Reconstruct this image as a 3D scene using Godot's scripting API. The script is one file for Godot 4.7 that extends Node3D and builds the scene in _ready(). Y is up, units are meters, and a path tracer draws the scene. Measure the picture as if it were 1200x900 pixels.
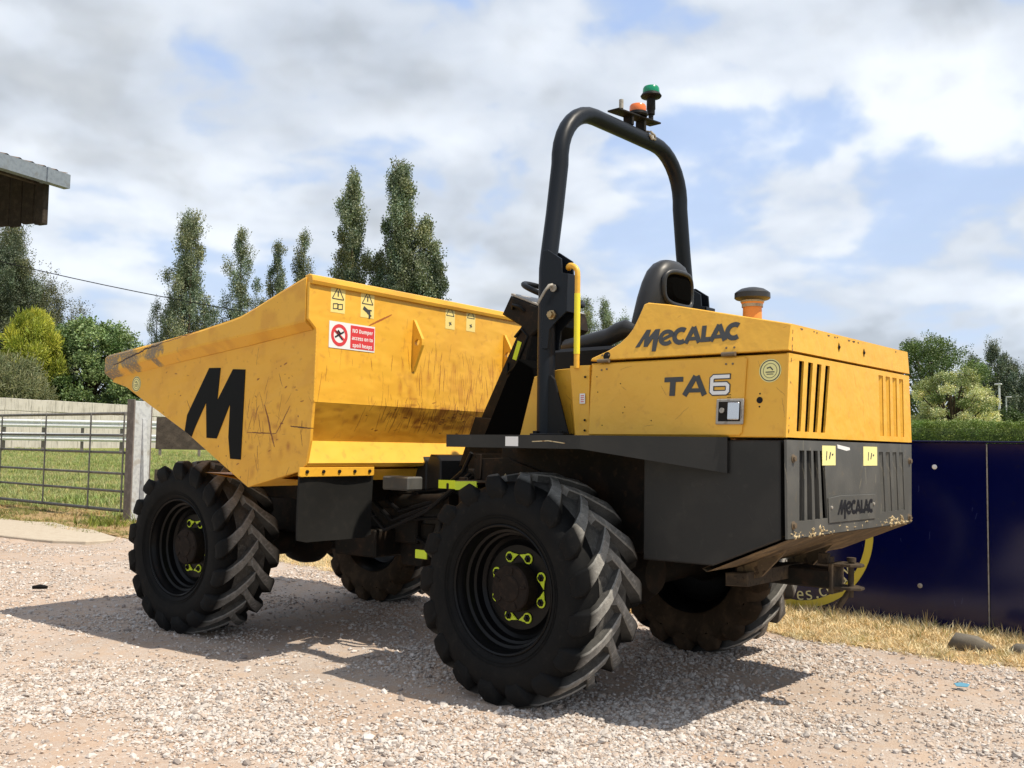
extends Node3D
# A yellow site dumper on a gravel yard, field gate and poplars behind on the left, navy hoarding and hedge on the right.
# World: the dumper's forward is -X, its left is +Z, up is Y, rear axle above the origin, metres.

var rng := RandomNumberGenerator.new()
var names := {}
var M := {}                       # materials
var AX := Vector3(-2.512, 0, 0.132)   # ground point under the middle of the front axle
const AY := 0.05875               # the front chassis is steered a little to the left
var FX := Transform3D.IDENTITY    # front chassis frame

# ------------------------------------------------------------------ nodes
func numbered(parent, called: String) -> String:
	var key = str(parent.get_instance_id()) + "/" + called
	var n: int = names.get(key, 0)
	names[key] = n + 1
	return called if n == 0 else "%s_%03d" % [called, n]

func put(o, called: String, parent = self, xf = null):
	o.name = numbered(parent, called)
	parent.add_child(o, true)
	if xf != null: o.transform = xf
	return o

func obj(called: String, shape, mat, parent = self, xf = null):
	var o := MeshInstance3D.new()
	if shape is SurfaceTool:
		shape.generate_normals()
		o.mesh = shape.commit()
	else:
		o.mesh = shape
	o.material_override = mat
	return put(o, called, parent, xf)

func tag(o, label := "", category := "", group := "", kind := ""):
	if label: o.set_meta("label", label)
	if category: o.set_meta("category", category)
	if group: o.set_meta("group", group)
	if kind: o.set_meta("kind", kind)
	return o

func thing(called: String, label: String, category: String, group := "", xf = null):
	return tag(put(Node3D.new(), called, self, xf), label, category, group)

func swarm(called: String, mesh: Mesh, mat, rows: PackedFloat32Array, parent = self):
	var mm := MultiMesh.new()
	mm.transform_format = MultiMesh.TRANSFORM_3D
	mm.use_colors = true
	mm.mesh = mesh
	mm.instance_count = rows.size() / 16
	mm.buffer = rows
	var o := MultiMeshInstance3D.new()
	o.multimesh = mm
	o.material_override = mat
	return put(o, called, parent)

func row(rows: PackedFloat32Array, b: Basis, p: Vector3, c: Color):
	rows.append_array(PackedFloat32Array([b.x.x, b.y.x, b.z.x, p.x, b.x.y, b.y.y, b.z.y, p.y, b.x.z, b.y.z, b.z.z, p.z, c.r, c.g, c.b, 1.0]))

# ------------------------------------------------------------------ shapes
func mb() -> SurfaceTool:
	var st := SurfaceTool.new()
	st.begin(Mesh.PRIMITIVE_TRIANGLES)
	st.set_smooth_group(-1)
	return st

func tri(st: SurfaceTool, a: Vector3, b: Vector3, c: Vector3):
	st.add_vertex(a); st.add_vertex(b); st.add_vertex(c)

func quad(st: SurfaceTool, a: Vector3, b: Vector3, c: Vector3, d: Vector3):   # clockwise seen from the front
	tri(st, a, b, c); tri(st, a, c, d)

func at(x: float, y: float, z: float) -> Transform3D:
	return Transform3D(Basis.IDENTITY, Vector3(x, y, z))

# chamfered box, centre at the transform's origin
func box(st: SurfaceTool, size: Vector3, xf := Transform3D.IDENTITY, bev := 0.004):
	var h := size * 0.5
	bev = minf(bev, minf(h.x, minf(h.y, h.z)) * 0.6)
	var c := {}
	for sx in [-1, 1]:
		for sy in [-1, 1]:
			for sz in [-1, 1]:
				var s := Vector3(sx, sy, sz)
				var o := Vector3(sx * h.x, sy * h.y, sz * h.z)
				for a in 3:
					var p := o
					for k in 3:
						if k != a: p[k] -= s[k] * bev
					c[[sx, sy, sz, a]] = xf * p
	var mid: Vector3 = xf.origin
	for a in 3:
		var u := (a + 1) % 3
		var v := (a + 2) % 3
		for s in [-1, 1]:
			var q := []
			for w in [[-1, -1], [-1, 1], [1, 1], [1, -1]]:
				var k := [0, 0, 0]
				k[a] = s; k[u] = w[0]; k[v] = w[1]
				q.append(c[[k[0], k[1], k[2], a]])
			face(st, q, mid)
		if bev <= 0.0: continue
		for s in [-1, 1]:
			for t in [-1, 1]:      # edges along a
				var q := []
				for w in [[-1, u], [-1, v], [1, v], [1, u]]:
					var k := [0, 0, 0]
					k[a] = w[0]; k[u] = s; k[v] = t
					q.append(c[[k[0], k[1], k[2], w[1]]])
				face(st, q, mid)
	for sx in [-1, 1]:
		for sy in [-1, 1]:
			for sz in [-1, 1]:
				face(st, [c[[sx, sy, sz, 0]], c[[sx, sy, sz, 1]], c[[sx, sy, sz, 2]]], mid)

# a convex face turned away from the point inside
func face(st: SurfaceTool, q: Array, inside: Vector3):
	var n: Vector3 = (q[1] - q[0]).cross(q[2] - q[0])
	if n.dot(q[0] - inside) > 0.0: q.reverse()
	for k in range(1, q.size() - 1): tri(st, q[0], q[k], q[k + 1])

func inset(poly: PackedVector2Array, b: float) -> PackedVector2Array:   # poly anticlockwise
	var out := PackedVector2Array()
	var n := poly.size()
	for i in n:
		var p := poly[i]
		var e0 := (p - poly[(i - 1 + n) % n]).normalized()
		var e1 := (poly[(i + 1) % n] - p).normalized()
		var n0 := Vector2(-e0.y, e0.x)
		var n1 := Vector2(-e1.y, e1.x)
		var m := n0 + n1
		out.append(p + m * (b / maxf(0.35, m.dot(n0))))
	return out

# a polygon in x,y pushed from z0 to z1; both may be functions of the 2D point; edges chamfered by bev
func prism(st: SurfaceTool, pts, z0, z1, xf := Transform3D.IDENTITY, bev := 0.0):
	var poly := PackedVector2Array(pts)
	if Geometry2D.is_polygon_clockwise(poly): poly.reverse()
	var inn := inset(poly, bev) if bev > 0.0 else poly
	var idx := Geometry2D.triangulate_polygon(inn)
	var n := poly.size()
	var f0 = func(p: Vector2, d: float) -> Vector3:
		var z: float = z0.call(p) if z0 is Callable else z0
		return xf * Vector3(p.x, p.y, z + d)
	var f1 = func(p: Vector2, d: float) -> Vector3:
		var z: float = z1.call(p) if z1 is Callable else z1
		return xf * Vector3(p.x, p.y, z - d)
	for k in range(0, idx.size(), 3):
		var a := inn[idx[k]]; var b := inn[idx[k + 1]]; var c := inn[idx[k + 2]]
		if (b - a).cross(c - a) < 0.0:
			var t := b; b = c; c = t
		tri(st, f1.call(a, 0.0), f1.call(c, 0.0), f1.call(b, 0.0))
		tri(st, f0.call(a, 0.0), f0.call(b, 0.0), f0.call(c, 0.0))
	for i in n:
		var j := (i + 1) % n
		quad(st, f0.call(poly[i], bev), f1.call(poly[i], bev), f1.call(poly[j], bev), f0.call(poly[j], bev))
		if bev > 0.0:
			quad(st, f1.call(poly[i], bev), f1.call(inn[i], 0.0), f1.call(inn[j], 0.0), f1.call(poly[j], bev))
			quad(st, f0.call(inn[i], 0.0), f0.call(poly[i], bev), f0.call(poly[j], bev), f0.call(inn[j], 0.0))

func V(list: Array) -> PackedVector2Array:      # flat list of numbers to points
	var out := PackedVector2Array()
	for k in range(0, list.size(), 2): out.append(Vector2(list[k], list[k + 1]))
	return out

# a round bar along a path; radii may be a number or one per point
func tube(st: SurfaceTool, path: Array, r, seg := 12, closed := false, caps := true):
	var n := path.size()
	var rings := []
	var up := Vector3.UP
	var t0: Vector3 = (path[1] - path[0]).normalized()
	if absf(t0.dot(up)) > 0.9: up = Vector3.RIGHT
	var side := t0.cross(up).normalized()
	for i in n:
		var a: Vector3 = path[(i - 1 + n) % n] if closed or i > 0 else path[i]
		var b: Vector3 = path[(i + 1) % n] if closed or i < n - 1 else path[i]
		var t := (b - a).normalized()
		side = (side - t * side.dot(t)).normalized()
		var o := side.cross(t)
		var rad: float = r[i] if r is Array else r
		var ring := []
		for k in seg:
			var w := TAU * k / seg
			ring.append(path[i] + (side * cos(w) + o * sin(w)) * rad)
		rings.append(ring)
	st.set_smooth_group(1)
	for i in (n if closed else n - 1):
		var p: Array = rings[i]
		var q: Array = rings[(i + 1) % n]
		for k in seg:
			var l := (k + 1) % seg
			quad(st, p[k], q[k], q[l], p[l])
	st.set_smooth_group(-1)
	if caps and not closed:
		for k in range(1, seg - 1):
			tri(st, rings[0][0], rings[0][k], rings[0][k + 1])
			tri(st, rings[n - 1][0], rings[n - 1][k + 1], rings[n - 1][k])

func bar(st: SurfaceTool, a: Vector3, b: Vector3, r: float, seg := 10):
	tube(st, [a, b], r, seg)

# turned profile of [radius, height] round the transform's z axis
func lathe(st: SurfaceTool, prof: Array, seg := 32, xf := Transform3D.IDENTITY, sharp := 0.6):
	var g := 2
	for i in prof.size() - 1:
		if i > 0:
			var d0 := Vector2(prof[i][0] - prof[i - 1][0], prof[i][1] - prof[i - 1][1]).normalized()
			var d1 := Vector2(prof[i + 1][0] - prof[i][0], prof[i + 1][1] - prof[i][1]).normalized()
			if absf(d0.angle_to(d1)) > sharp: g += 1
		st.set_smooth_group(g)
		for k in seg:
			var a := TAU * k / seg
			var b := TAU * (k + 1) / seg
			var ca := Vector3(cos(a), sin(a), 0); var cb := Vector3(cos(b), sin(b), 0)
			var p0: Vector3 = xf * (ca * prof[i][0] + Vector3(0, 0, prof[i][1]))
			var p1: Vector3 = xf * (cb * prof[i][0] + Vector3(0, 0, prof[i][1]))
			var q0: Vector3 = xf * (ca * prof[i + 1][0] + Vector3(0, 0, prof[i + 1][1]))
			var q1: Vector3 = xf * (cb * prof[i + 1][0] + Vector3(0, 0, prof[i + 1][1]))
			if prof[i + 1][0] > 1e-6: tri(st, p0, q0, q1)
			if prof[i][0] > 1e-6: tri(st, p0, q1, p1)
	st.set_smooth_group(-1)

# UVs laid over the mesh along two of its own axes
func lay_uv(st: SurfaceTool, u: Vector3, v: Vector3, lo: Vector2, hi: Vector2) -> ArrayMesh:
	st.generate_normals()
	var a := st.commit_to_arrays()
	var pos: PackedVector3Array = a[Mesh.ARRAY_VERTEX]
	var uv := PackedVector2Array()
	for p in pos: uv.append(Vector2((p.dot(u) - lo.x) / (hi.x - lo.x), 1.0 - (p.dot(v) - lo.y) / (hi.y - lo.y)))
	a[Mesh.ARRAY_TEX_UV] = uv
	var m := ArrayMesh.new()
	m.add_surface_from_arrays(Mesh.PRIMITIVE_TRIANGLES, a)
	return m

# one pen stroke as a thin raised plate
func stroke(st: SurfaceTool, pts: PackedVector2Array, w: float, xf: Transform3D, z0 := 0.0, z1 := 0.0015):
	for poly in Geometry2D.offset_polyline(pts, w * 0.5, Geometry2D.JOIN_MITER, Geometry2D.END_BUTT):
		if not Geometry2D.is_polygon_clockwise(poly): prism(st, poly, z0, z1, xf)

func arc(cx: float, cy: float, rx: float, ry: float, a0: float, a1: float, n := 14) -> PackedVector2Array:
	var out := PackedVector2Array()
	for k in n + 1:
		var a := deg_to_rad(lerpf(a0, a1, float(k) / n))
		out.append(Vector2(cx + cos(a) * rx, cy + sin(a) * ry))
	return out

func text_mesh(words: String, h: float, depth := 0.003, bold := true) -> TextMesh:
	var f := SystemFont.new()
	f.font_names = PackedStringArray(["Droid Sans"])
	f.font_weight = 700 if bold else 400
	var t := TextMesh.new()
	t.text = words
	t.font = f
	t.font_size = 64
	t.pixel_size = h / 46.0       # h is about the height of a capital
	t.depth = depth
	t.curve_step = 1.0
	return t

# ------------------------------------------------------------------ textures
func noise_bytes(w: int, h: int, sd: int, freq: float, oct := 4, kind := FastNoiseLite.TYPE_SIMPLEX_SMOOTH) -> PackedByteArray:
	var n := FastNoiseLite.new()
	n.seed = sd
	n.noise_type = kind
	n.frequency = freq
	n.fractal_octaves = oct
	var im := n.get_seamless_image(w, h)
	im.convert(Image.FORMAT_L8)
	return im.get_data()

func step(lo: float, hi: float, x: float) -> float:
	var t := clampf((x - lo) / (hi - lo), 0.0, 1.0)
	return t * t * (3.0 - 2.0 * t)

# base colour, then layers [colour, noise bytes, from, to, strength]; sRGB colours
func paint(w: int, h: int, base: Color, layers: Array) -> Image:
	var out := PackedByteArray()
	out.resize(w * h * 3)
	var luts := []
	for l in layers:
		var lut := PackedFloat32Array()
		for k in 256: lut.append(step(l[2], l[3], k / 255.0) * l[4])
		luts.append(lut)
	var nl := layers.size()
	for i in w * h:
		var r := base.r; var g := base.g; var b := base.b
		for k in nl:
			var l = layers[k]
			var a: float = luts[k][l[1][i]]
			if a > 0.0:
				var c: Color = l[0]
				r += (c.r - r) * a; g += (c.g - g) * a; b += (c.b - b) * a
		out[i * 3] = int(r * 255.0); out[i * 3 + 1] = int(g * 255.0); out[i * 3 + 2] = int(b * 255.0)
	return Image.create_from_data(w, h, false, Image.FORMAT_RGB8, out)

# a worn line on an image
func scratch(im: Image, a: Vector2, b: Vector2, w: float, c: Color, strength := 1.0, wobble := 0.0):
	var n := int(a.distance_to(b)) + 1
	var off := 0.0
	var perp := (b - a).orthogonal().normalized()
	for k in n + 1:
		off += rng.randf_range(-1, 1) * wobble
		off *= 0.97
		var t := float(k) / n
		var p := a.lerp(b, t) + perp * off
		var ww := w * (0.55 + 0.45 * sin(t * PI)) * rng.randf_range(0.7, 1.15)
		for dy in range(-int(ceil(ww)), int(ceil(ww)) + 1):
			for dx in range(-int(ceil(ww)), int(ceil(ww)) + 1):
				var d := sqrt(float(dx * dx + dy * dy))
				var al := clampf(ww + 0.5 - d, 0.0, 1.0) * strength * rng.randf_range(0.6, 1.0)
				var x := int(p.x) + dx; var y := int(p.y) + dy
				if al > 0.0 and x >= 0 and y >= 0 and x < im.get_width() and y < im.get_height():
					im.set_pixel(x, y, im.get_pixel(x, y).lerp(c, al))

# a soft rubbed-in stain
func smear(im: Image, c: Vector2, rx: float, ry: float, col: Color, strength: float):
	for y in range(maxi(0, int(c.y - ry)), mini(im.get_height(), int(c.y + ry) + 1)):
		for x in range(maxi(0, int(c.x - rx)), mini(im.get_width(), int(c.x + rx) + 1)):
			var d := Vector2((x - c.x) / rx, (y - c.y) / ry).length()
			if d < 1.0:
				im.set_pixel(x, y, im.get_pixel(x, y).lerp(col, strength * (1.0 - d) * rng.randf_range(0.5, 1.0)))

func tex(im: Image) -> ImageTexture:
	return ImageTexture.create_from_image(im)

func bump(bytes: PackedByteArray, w: int, h: int, strength: float) -> ImageTexture:
	var im := Image.create_from_data(w, h, false, Image.FORMAT_L8, bytes)
	im.convert(Image.FORMAT_RGBA8)
	im.bump_map_to_normal_map(strength)
	return ImageTexture.create_from_image(im)

func mat(c: Color, rough := 0.6, metal := 0.0, spec := 0.5) -> StandardMaterial3D:
	var m := StandardMaterial3D.new()
	m.albedo_color = c
	m.roughness = rough
	m.metallic = metal
	m.metallic_specular = spec
	return m

func tri_mat(im, rough: float, scale: float, normal = null, nscale := 1.0, spec := 0.5, world := false) -> StandardMaterial3D:
	var m := mat(Color.WHITE, rough, 0.0, spec)
	m.albedo_texture = im
	m.uv1_triplanar = true
	m.uv1_world_triplanar = world
	m.uv1_scale = Vector3.ONE * scale
	if normal:
		m.normal_enabled = true
		m.normal_texture = normal
		m.normal_scale = nscale
	return m

func lin(r: float, g: float, b: float) -> Color:      # real-world base colour to sRGB
	return Color(r, g, b).linear_to_srgb()

# ------------------------------------------------------------------ sky: broken cloud, air only
func sky_image() -> Image:
	var W := 3072
	var H := 1536
	var S := 1024
	var na := noise_bytes(S, S, 11, 0.0045, 6)
	var nb := noise_bytes(S, S, 23, 0.008, 6)
	var out := PackedByteArray()
	out.resize(W * H * 3)
	var low := Vector3(0.80, 0.85, 0.90)
	var v := 0
	while v < H:
		var el := PI * (0.5 - (v + 0.5) / H)
		var stp := 1 if el < 0.56 else 4
		if el < 0.0:
			for vv in range(v, H):
				for u in W:
					var i := (vv * W + u) * 3
					out[i] = 150; out[i + 1] = 146; out[i + 2] = 138
			break
		var y := sin(el)
		var cy := cos(el)
		var q := cy / (y + 0.27) * 1.12
		var haze := exp(-y * 11.0) * 0.75
		var b0 := Vector3(0.72, 0.80, 0.91).lerp(Vector3(0.585, 0.695, 0.885), step(0.0, 0.45, y))
		for u in range(0, W, stp):
			var a := TAU * ((u + 0.5) / W)
			var px := cos(a) * q
			var pz := sin(a) * q
			# three scales of cloud, read from tiling noise
			var wob := (nb[((int(pz * 150.0 + 4000.0) & 1023) << 10) | (int(px * 150.0 + 4300.0) & 1023)] - 128) * 0.22
			var c1 := na[((int(pz * 165.0 + wob + 4710.0) & 1023) << 10) | (int(px * 165.0 + 4220.0) & 1023)] / 255.0
			var c2 := na[((int(pz * 420.0 + wob + 5230.0) & 1023) << 10) | (int(px * 420.0 + wob + 4900.0) & 1023)] / 255.0
			var c3 := nb[((int(pz * 330.0 + wob + 4100.0) & 1023) << 10) | (int(px * 330.0 + wob + 4000.0) & 1023)] / 255.0
			var c4 := nb[((int(pz * 760.0 + wob * 2.0 + 4800.0) & 1023) << 10) | (int(px * 760.0 + 5200.0) & 1023)] / 255.0
			var d := c1 * 0.40 + c2 * 0.28 + c3 * 0.22 + c4 * 0.10
			var s2 := na[((int(pz * 165.0 + 4690.0) & 1023) << 10) | (int(px * 165.0 + 4252.0) & 1023)] / 255.0
			var cov := step(0.335, 0.465, d)
			var thick := step(0.47, 0.65, d * 0.75 + s2 * 0.25)
			var rim := clampf((c1 - s2) * 2.2 + (c2 - 0.5) * 0.5 + (c3 - 0.5) * 0.45 + (c4 - 0.5) * 0.4, -0.35, 0.62)
			var cl := Vector3(0.81, 0.838, 0.877).lerp(Vector3(0.675, 0.70, 0.73), thick)
			cl += Vector3(0.15, 0.14, 0.125) * rim
			var c := b0.lerp(cl, 0.30 + 0.69 * cov)
			c = c.lerp(low, haze)
			var r := int(clampf(c.x, 0.0, 1.0) * 255.0)
			var g := int(clampf(c.y, 0.0, 1.0) * 255.0)
			var b := int(clampf(c.z, 0.0, 1.0) * 255.0)
			for dv in stp:
				for du in stp:
					var i := ((v + dv) * W + u + du) * 3
					out[i] = r; out[i + 1] = g; out[i + 2] = b
		v += stp
	return Image.create_from_data(W, H, false, Image.FORMAT_RGB8, out)

func camera_and_light():
	var cam := Camera3D.new()
	cam.fov = 43.05
	cam.near = 0.05
	cam.far = 1500.0
	cam.transform = Transform3D(Basis(Vector3(0.75947, 0.01639, -0.65033), Vector3(0.02958, 0.99778, 0.05969), Vector3(0.64986, -0.06458, 0.7573)).orthonormalized(), Vector3(2.8596, 1.1348, 4.2667))
	put(cam, "camera")
	cam.current = true
	var sun := DirectionalLight3D.new()
	sun.light_energy = 1.45
	sun.light_color = Color(1.0, 0.955, 0.88)
	sun.light_angular_distance = 0.5
	sun.shadow_enabled = true
	put(sun, "sun")
	sun.look_at_from_position(Vector3(0.58, 1.0, -0.12) * 20.0, Vector3.ZERO)
	var env := Environment.new()
	env.background_mode = Environment.BG_SKY
	var sky := Sky.new()
	var sm := PanoramaSkyMaterial.new()
	sm.panorama = tex(sky_image())
	sm.energy_multiplier = 1.0
	sky.sky_material = sm
	env.sky = sky
	env.tonemap_mode = Environment.TONE_MAPPER_LINEAR
	env.tonemap_exposure = 1.26
	env.sdfgi_enabled = true
	env.ssao_enabled = true
	env.ssil_enabled = true
	var we := WorldEnvironment.new()
	we.environment = env
	put(we, "world_environment")

# ------------------------------------------------------------------ materials
func materials():
	var n1 := noise_bytes(512, 512, 3, 0.008, 5)
	var n2 := noise_bytes(512, 512, 5, 0.03, 4)
	var n3 := noise_bytes(512, 512, 9, 0.12, 3)
	var n4 := noise_bytes(512, 512, 15, 0.35, 2)
	var flat := bump(n3, 512, 512, 1.2)
	# yellow machine paint, a little dirty and chipped
	var yl := Color(0.89, 0.675, 0.22)
	var im := paint(512, 512, yl, [[Color(0.86, 0.64, 0.20), n1, 0.45, 0.8, 0.5], [Color(0.76, 0.54, 0.21), n2, 0.66, 0.95, 0.35], [Color(0.48, 0.31, 0.15), n3, 0.90, 0.96, 0.5], [Color(0.90, 0.67, 0.27), n4, 0.7, 0.95, 0.25]])
	for k in 26:
		var p := Vector2(rng.randf() * 512, rng.randf() * 512)
		scratch(im, p, p + Vector2.from_angle(rng.randf() * TAU) * rng.randf_range(6, 40), 0.6, Color(0.5, 0.33, 0.14), 0.6, 0.3)
	M.yellow = tri_mat(tex(im), 0.42, 0.9, flat, 0.06, 0.5)
	# the skip has worked harder: rust, runs and scrapes
	var sb := paint(1024, 512, yl, [[Color(0.86, 0.64, 0.20), rep(n1, 512, 1024, 512), 0.4, 0.75, 0.6], [Color(0.74, 0.52, 0.21), rep(n2, 512, 1024, 512), 0.64, 0.92, 0.4], [Color(0.5, 0.32, 0.15), rep(n3, 512, 1024, 512), 0.90, 0.96, 0.5]])
	var rust := Color(0.42, 0.20, 0.07)
	for k in 150:      # runs and scrapes down the back wall, thickest low down on the right
		var x := rng.randfn(500.0, 170.0)
		var y := 512.0 * rng.randf_range(0.28, 0.66)
		var l := minf(rng.randf_range(12, 90), 388.0 - y)
		scratch(sb, Vector2(x, y), Vector2(x + rng.randf_range(-10, 14), y + l), rng.randf_range(0.4, 1.2), rust.lerp(Color(0.55, 0.32, 0.12), rng.randf()), rng.randf_range(0.25, 0.75), 0.25)
	for k in 90:      # rubbed brown stains on the sloping panel
		smear(sb, Vector2(rng.randfn(500.0, 170.0), minf(rng.randfn(345.0, 24.0), 384.0 - 14.0)), rng.randf_range(8, 34), rng.randf_range(4, 16), Color(0.40, 0.20, 0.08), rng.randf_range(0.2, 0.6))
	for k in 46:
		smear(sb, Vector2(rng.randfn(540.0, 170.0), rng.randf_range(180, 300)), rng.randf_range(4, 16), rng.randf_range(8, 40), Color(0.56, 0.30, 0.11), rng.randf_range(0.12, 0.4))
	for k in 120:
		var x0 := rng.randfn(500.0, 160.0)
		var y0 := rng.randf_range(296, 350)
		scratch(sb, Vector2(x0, y0), Vector2(x0 + rng.randf_range(-12, 12), minf(y0 + rng.randf_range(10, 60), 387.0)), rng.randf_range(0.4, 1.2), rust.lerp(Color(0.3, 0.14, 0.06), rng.randf()), rng.randf_range(0.3, 0.8), 0.4)
	for k in 44:
		var x := rng.randfn(490.0, 150.0)
		var y := minf(rng.randfn(352.0, 22.0), 386.0)
		var l := rng.randf_range(3, 18)
		scratch(sb, Vector2(x, y), Vector2(x + l, y + rng.randf_range(-4, 4)), rng.randf_range(0.6, 2.0), rust.lerp(Color(0.26, 0.13, 0.06), rng.randf()), rng.randf_range(0.3, 0.8), 0.3)
	for k in 24:
		var p := Vector2(rng.randf() * 1024, rng.randf_range(30, 300))
		scratch(sb, p, p + Vector2(rng.randf_range(-6, 6), rng.randf_range(10, 60)), 0.6, Color(0.50, 0.30, 0.12), 0.55, 0.3)
	scratch(sb, Vector2(190, 110), Vector2(262, 70), 2.4, Color(0.62, 0.34, 0.15), 0.9, 0.2)
	M.skip_back = mat(Color.WHITE, 0.45)
	M.skip_back.albedo_texture = tex(sb)
	var ss := paint(1024, 512, Color(0.885, 0.665, 0.215), [[Color(0.845, 0.62, 0.20), rep(n1, 512, 1024, 512), 0.4, 0.75, 0.7], [Color(0.70, 0.48, 0.18), rep(n2, 512, 1024, 512), 0.68, 0.92, 0.35], [Color(0.42, 0.24, 0.10), rep(n3, 512, 1024, 512), 0.89, 0.95, 0.6]])
	for k in 46:       # scrapes behind the letter and towards the keel of the side
		var p := Vector2(rng.randfn(800, 70), rng.randfn(300, 75))
		scratch(ss, p, p + Vector2(rng.randf_range(-24, 24), rng.randf_range(-70, 70)), rng.randf_range(0.4, 1.1), rust.lerp(Color(0.3, 0.14, 0.06), rng.randf()), rng.randf_range(0.4, 0.9), 0.35)
	for k in 40:
		smear(ss, Vector2(rng.randfn(800.0, 90.0), rng.randfn(330.0, 70.0)), rng.randf_range(4, 18), rng.randf_range(6, 26), Color(0.52, 0.27, 0.10), rng.randf_range(0.15, 0.5))
	scratch(ss, Vector2(725, 318), Vector2(845, 322), 1.5, Color(0.30, 0.13, 0.06), 0.9, 0.3)
	scratch(ss, Vector2(845, 322), Vector2(900, 240), 1.5, Color(0.36, 0.16, 0.07), 0.8, 0.3)
	scratch(ss, Vector2(905, 300), Vector2(990, 306), 1.8, Color(0.22, 0.09, 0.05), 0.9, 0.15)
	scratch(ss, Vector2(795, 235), Vector2(842, 360), 3.0, rust, 0.6, 0.3)
	scratch(ss, Vector2(440, 215), Vector2(485, 290), 1.3, rust, 0.8, 0.4)
	for k in 60:
		var p := Vector2(rng.randf_range(260, 1000), rng.randf_range(110, 470))
		scratch(ss, p, p + Vector2(rng.randf_range(-14, 14), rng.randf_range(-6, 6)), rng.randf_range(0.6, 2.2), rust, rng.randf_range(0.2, 0.7), 0.3)
	var dent := bump(noise_bytes(512, 512, 61, 0.012, 3), 512, 512, 9.0)
	M.skip_back.normal_enabled = true
	M.skip_back.normal_texture = dent
	M.skip_back.normal_scale = 0.22
	M.yellow.normal_texture = bump(noise_bytes(512, 512, 63, 0.016, 4), 512, 512, 6.0)
	M.yellow.normal_scale = 0.22
	M.skip_side = mat(Color.WHITE, 0.5)
	M.skip_side.normal_enabled = true
	M.skip_side.normal_texture = dent
	M.skip_side.normal_scale = 0.25
	M.skip_side.albedo_texture = tex(ss)
	# the rim is worn through to grey steel towards the tipping lip
	var worn := paint(1024, 256, Color(0.885, 0.67, 0.22), [[Color(0.82, 0.595, 0.20), rep(n1, 512, 1024, 256), 0.4, 0.75, 0.8], [Color(0.46, 0.27, 0.12), rep(n3, 512, 1024, 256), 0.84, 0.92, 0.7]])
	for y in 256:
		for x in 420:
			var a := step(0.42, 0.62, n1[(y & 511) * 512 + (x & 511)] / 255.0 + (1.0 - x / 400.0) * 0.30 - 0.08) * step(0.35, 0.55, n3[(y & 511) * 512 + x] / 255.0 + 0.12)
			if a > 0.02: worn.set_pixel(x, y, worn.get_pixel(x, y).lerp(Color(0.47, 0.43, 0.39), a * 0.9))
	scratch(worn, Vector2(60, 205), Vector2(330, 150), 2.2, Color(0.16, 0.07, 0.03), 1.0, 0.8)
	scratch(worn, Vector2(330, 150), Vector2(520, 120), 1.6, Color(0.25, 0.11, 0.05), 0.9, 0.6)
	scratch(worn, Vector2(540, 90), Vector2(620, 110), 1.2, Color(0.4, 0.2, 0.08), 0.8, 0.5)
	M.skip_rim = mat(Color.WHITE, 0.5)
	M.skip_rim.albedo_texture = tex(worn)
	# dark paint, rubber, metals
	var dk := paint(512, 512, Color(0.112, 0.111, 0.11), [[Color(0.155, 0.15, 0.144), n1, 0.4, 0.8, 0.7], [Color(0.22, 0.205, 0.19), n2, 0.7, 0.95, 0.4], [Color(0.36, 0.33, 0.29), n3, 0.9, 0.96, 0.5]])
	for k in 26:
		var p := Vector2(rng.randf() * 512, rng.randf() * 512)
		scratch(dk, p, p + Vector2.from_angle(rng.randf() * TAU) * rng.randf_range(4, 30), 0.5, Color(0.34, 0.32, 0.29), 0.3, 0.3)
	M.dark = tri_mat(tex(dk), 0.5, 0.8, flat, 0.08, 0.45)
	var gr := paint(512, 512, Color(0.315, 0.315, 0.305), [[Color(0.37, 0.365, 0.35), n1, 0.4, 0.8, 0.7], [Color(0.42, 0.38, 0.32), n2, 0.7, 0.9, 0.4], [Color(0.72, 0.66, 0.52), n3, 0.86, 0.9, 0.7]])
	for k in 40:
		var p := Vector2(rng.randf() * 512, rng.randf() * 512)
		scratch(gr, p, p + Vector2(rng.randf_range(-12, 12), rng.randf_range(10, 60)), 0.8, Color(0.70, 0.66, 0.56), 0.7, 0.4)
	M.grey = tri_mat(tex(gr), 0.45, 0.9, flat, 0.08, 0.5)
	M.frame = tri_mat(tex(paint(512, 512, Color(0.085, 0.075, 0.066), [[Color(0.16, 0.12, 0.09), n1, 0.45, 0.75, 0.9], [Color(0.26, 0.19, 0.13), n2, 0.64, 0.92, 0.6], [Color(0.07, 0.06, 0.055), n3, 0.7, 0.85, 0.7]])), 0.7, 1.1, flat, 0.2, 0.35)
	M.cross = tri_mat(tex(paint(256, 256, Color(0.25, 0.22, 0.19), [[Color(0.34, 0.29, 0.23), rep(n2, 512, 256, 256), 0.4, 0.75, 0.9], [Color(0.15, 0.13, 0.115), rep(n3, 512, 256, 256), 0.6, 0.85, 0.7]])), 0.8, 1.3, flat, 0.3, 0.3)
	M.belly = tri_mat(tex(paint(512, 512, Color(0.36, 0.31, 0.25), [[Color(0.50, 0.42, 0.31), n1, 0.4, 0.7, 0.9], [Color(0.23, 0.19, 0.16), n2, 0.58, 0.8, 0.8], [Color(0.62, 0.53, 0.40), n3, 0.75, 0.9, 0.6]])), 0.85, 1.3, flat, 0.35, 0.3)
	M.tube = mat(lin(0.009, 0.012, 0.018), 0.4, 0.0, 0.32)
	M.black = mat(lin(0.008, 0.008, 0.009), 0.5, 0.0, 0.3)
	M.rim = mat(lin(0.004, 0.004, 0.0045), 0.32, 0.0, 0.3)
	M.void = mat(lin(0.003, 0.003, 0.003), 0.95, 0.0, 0.05)
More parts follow.
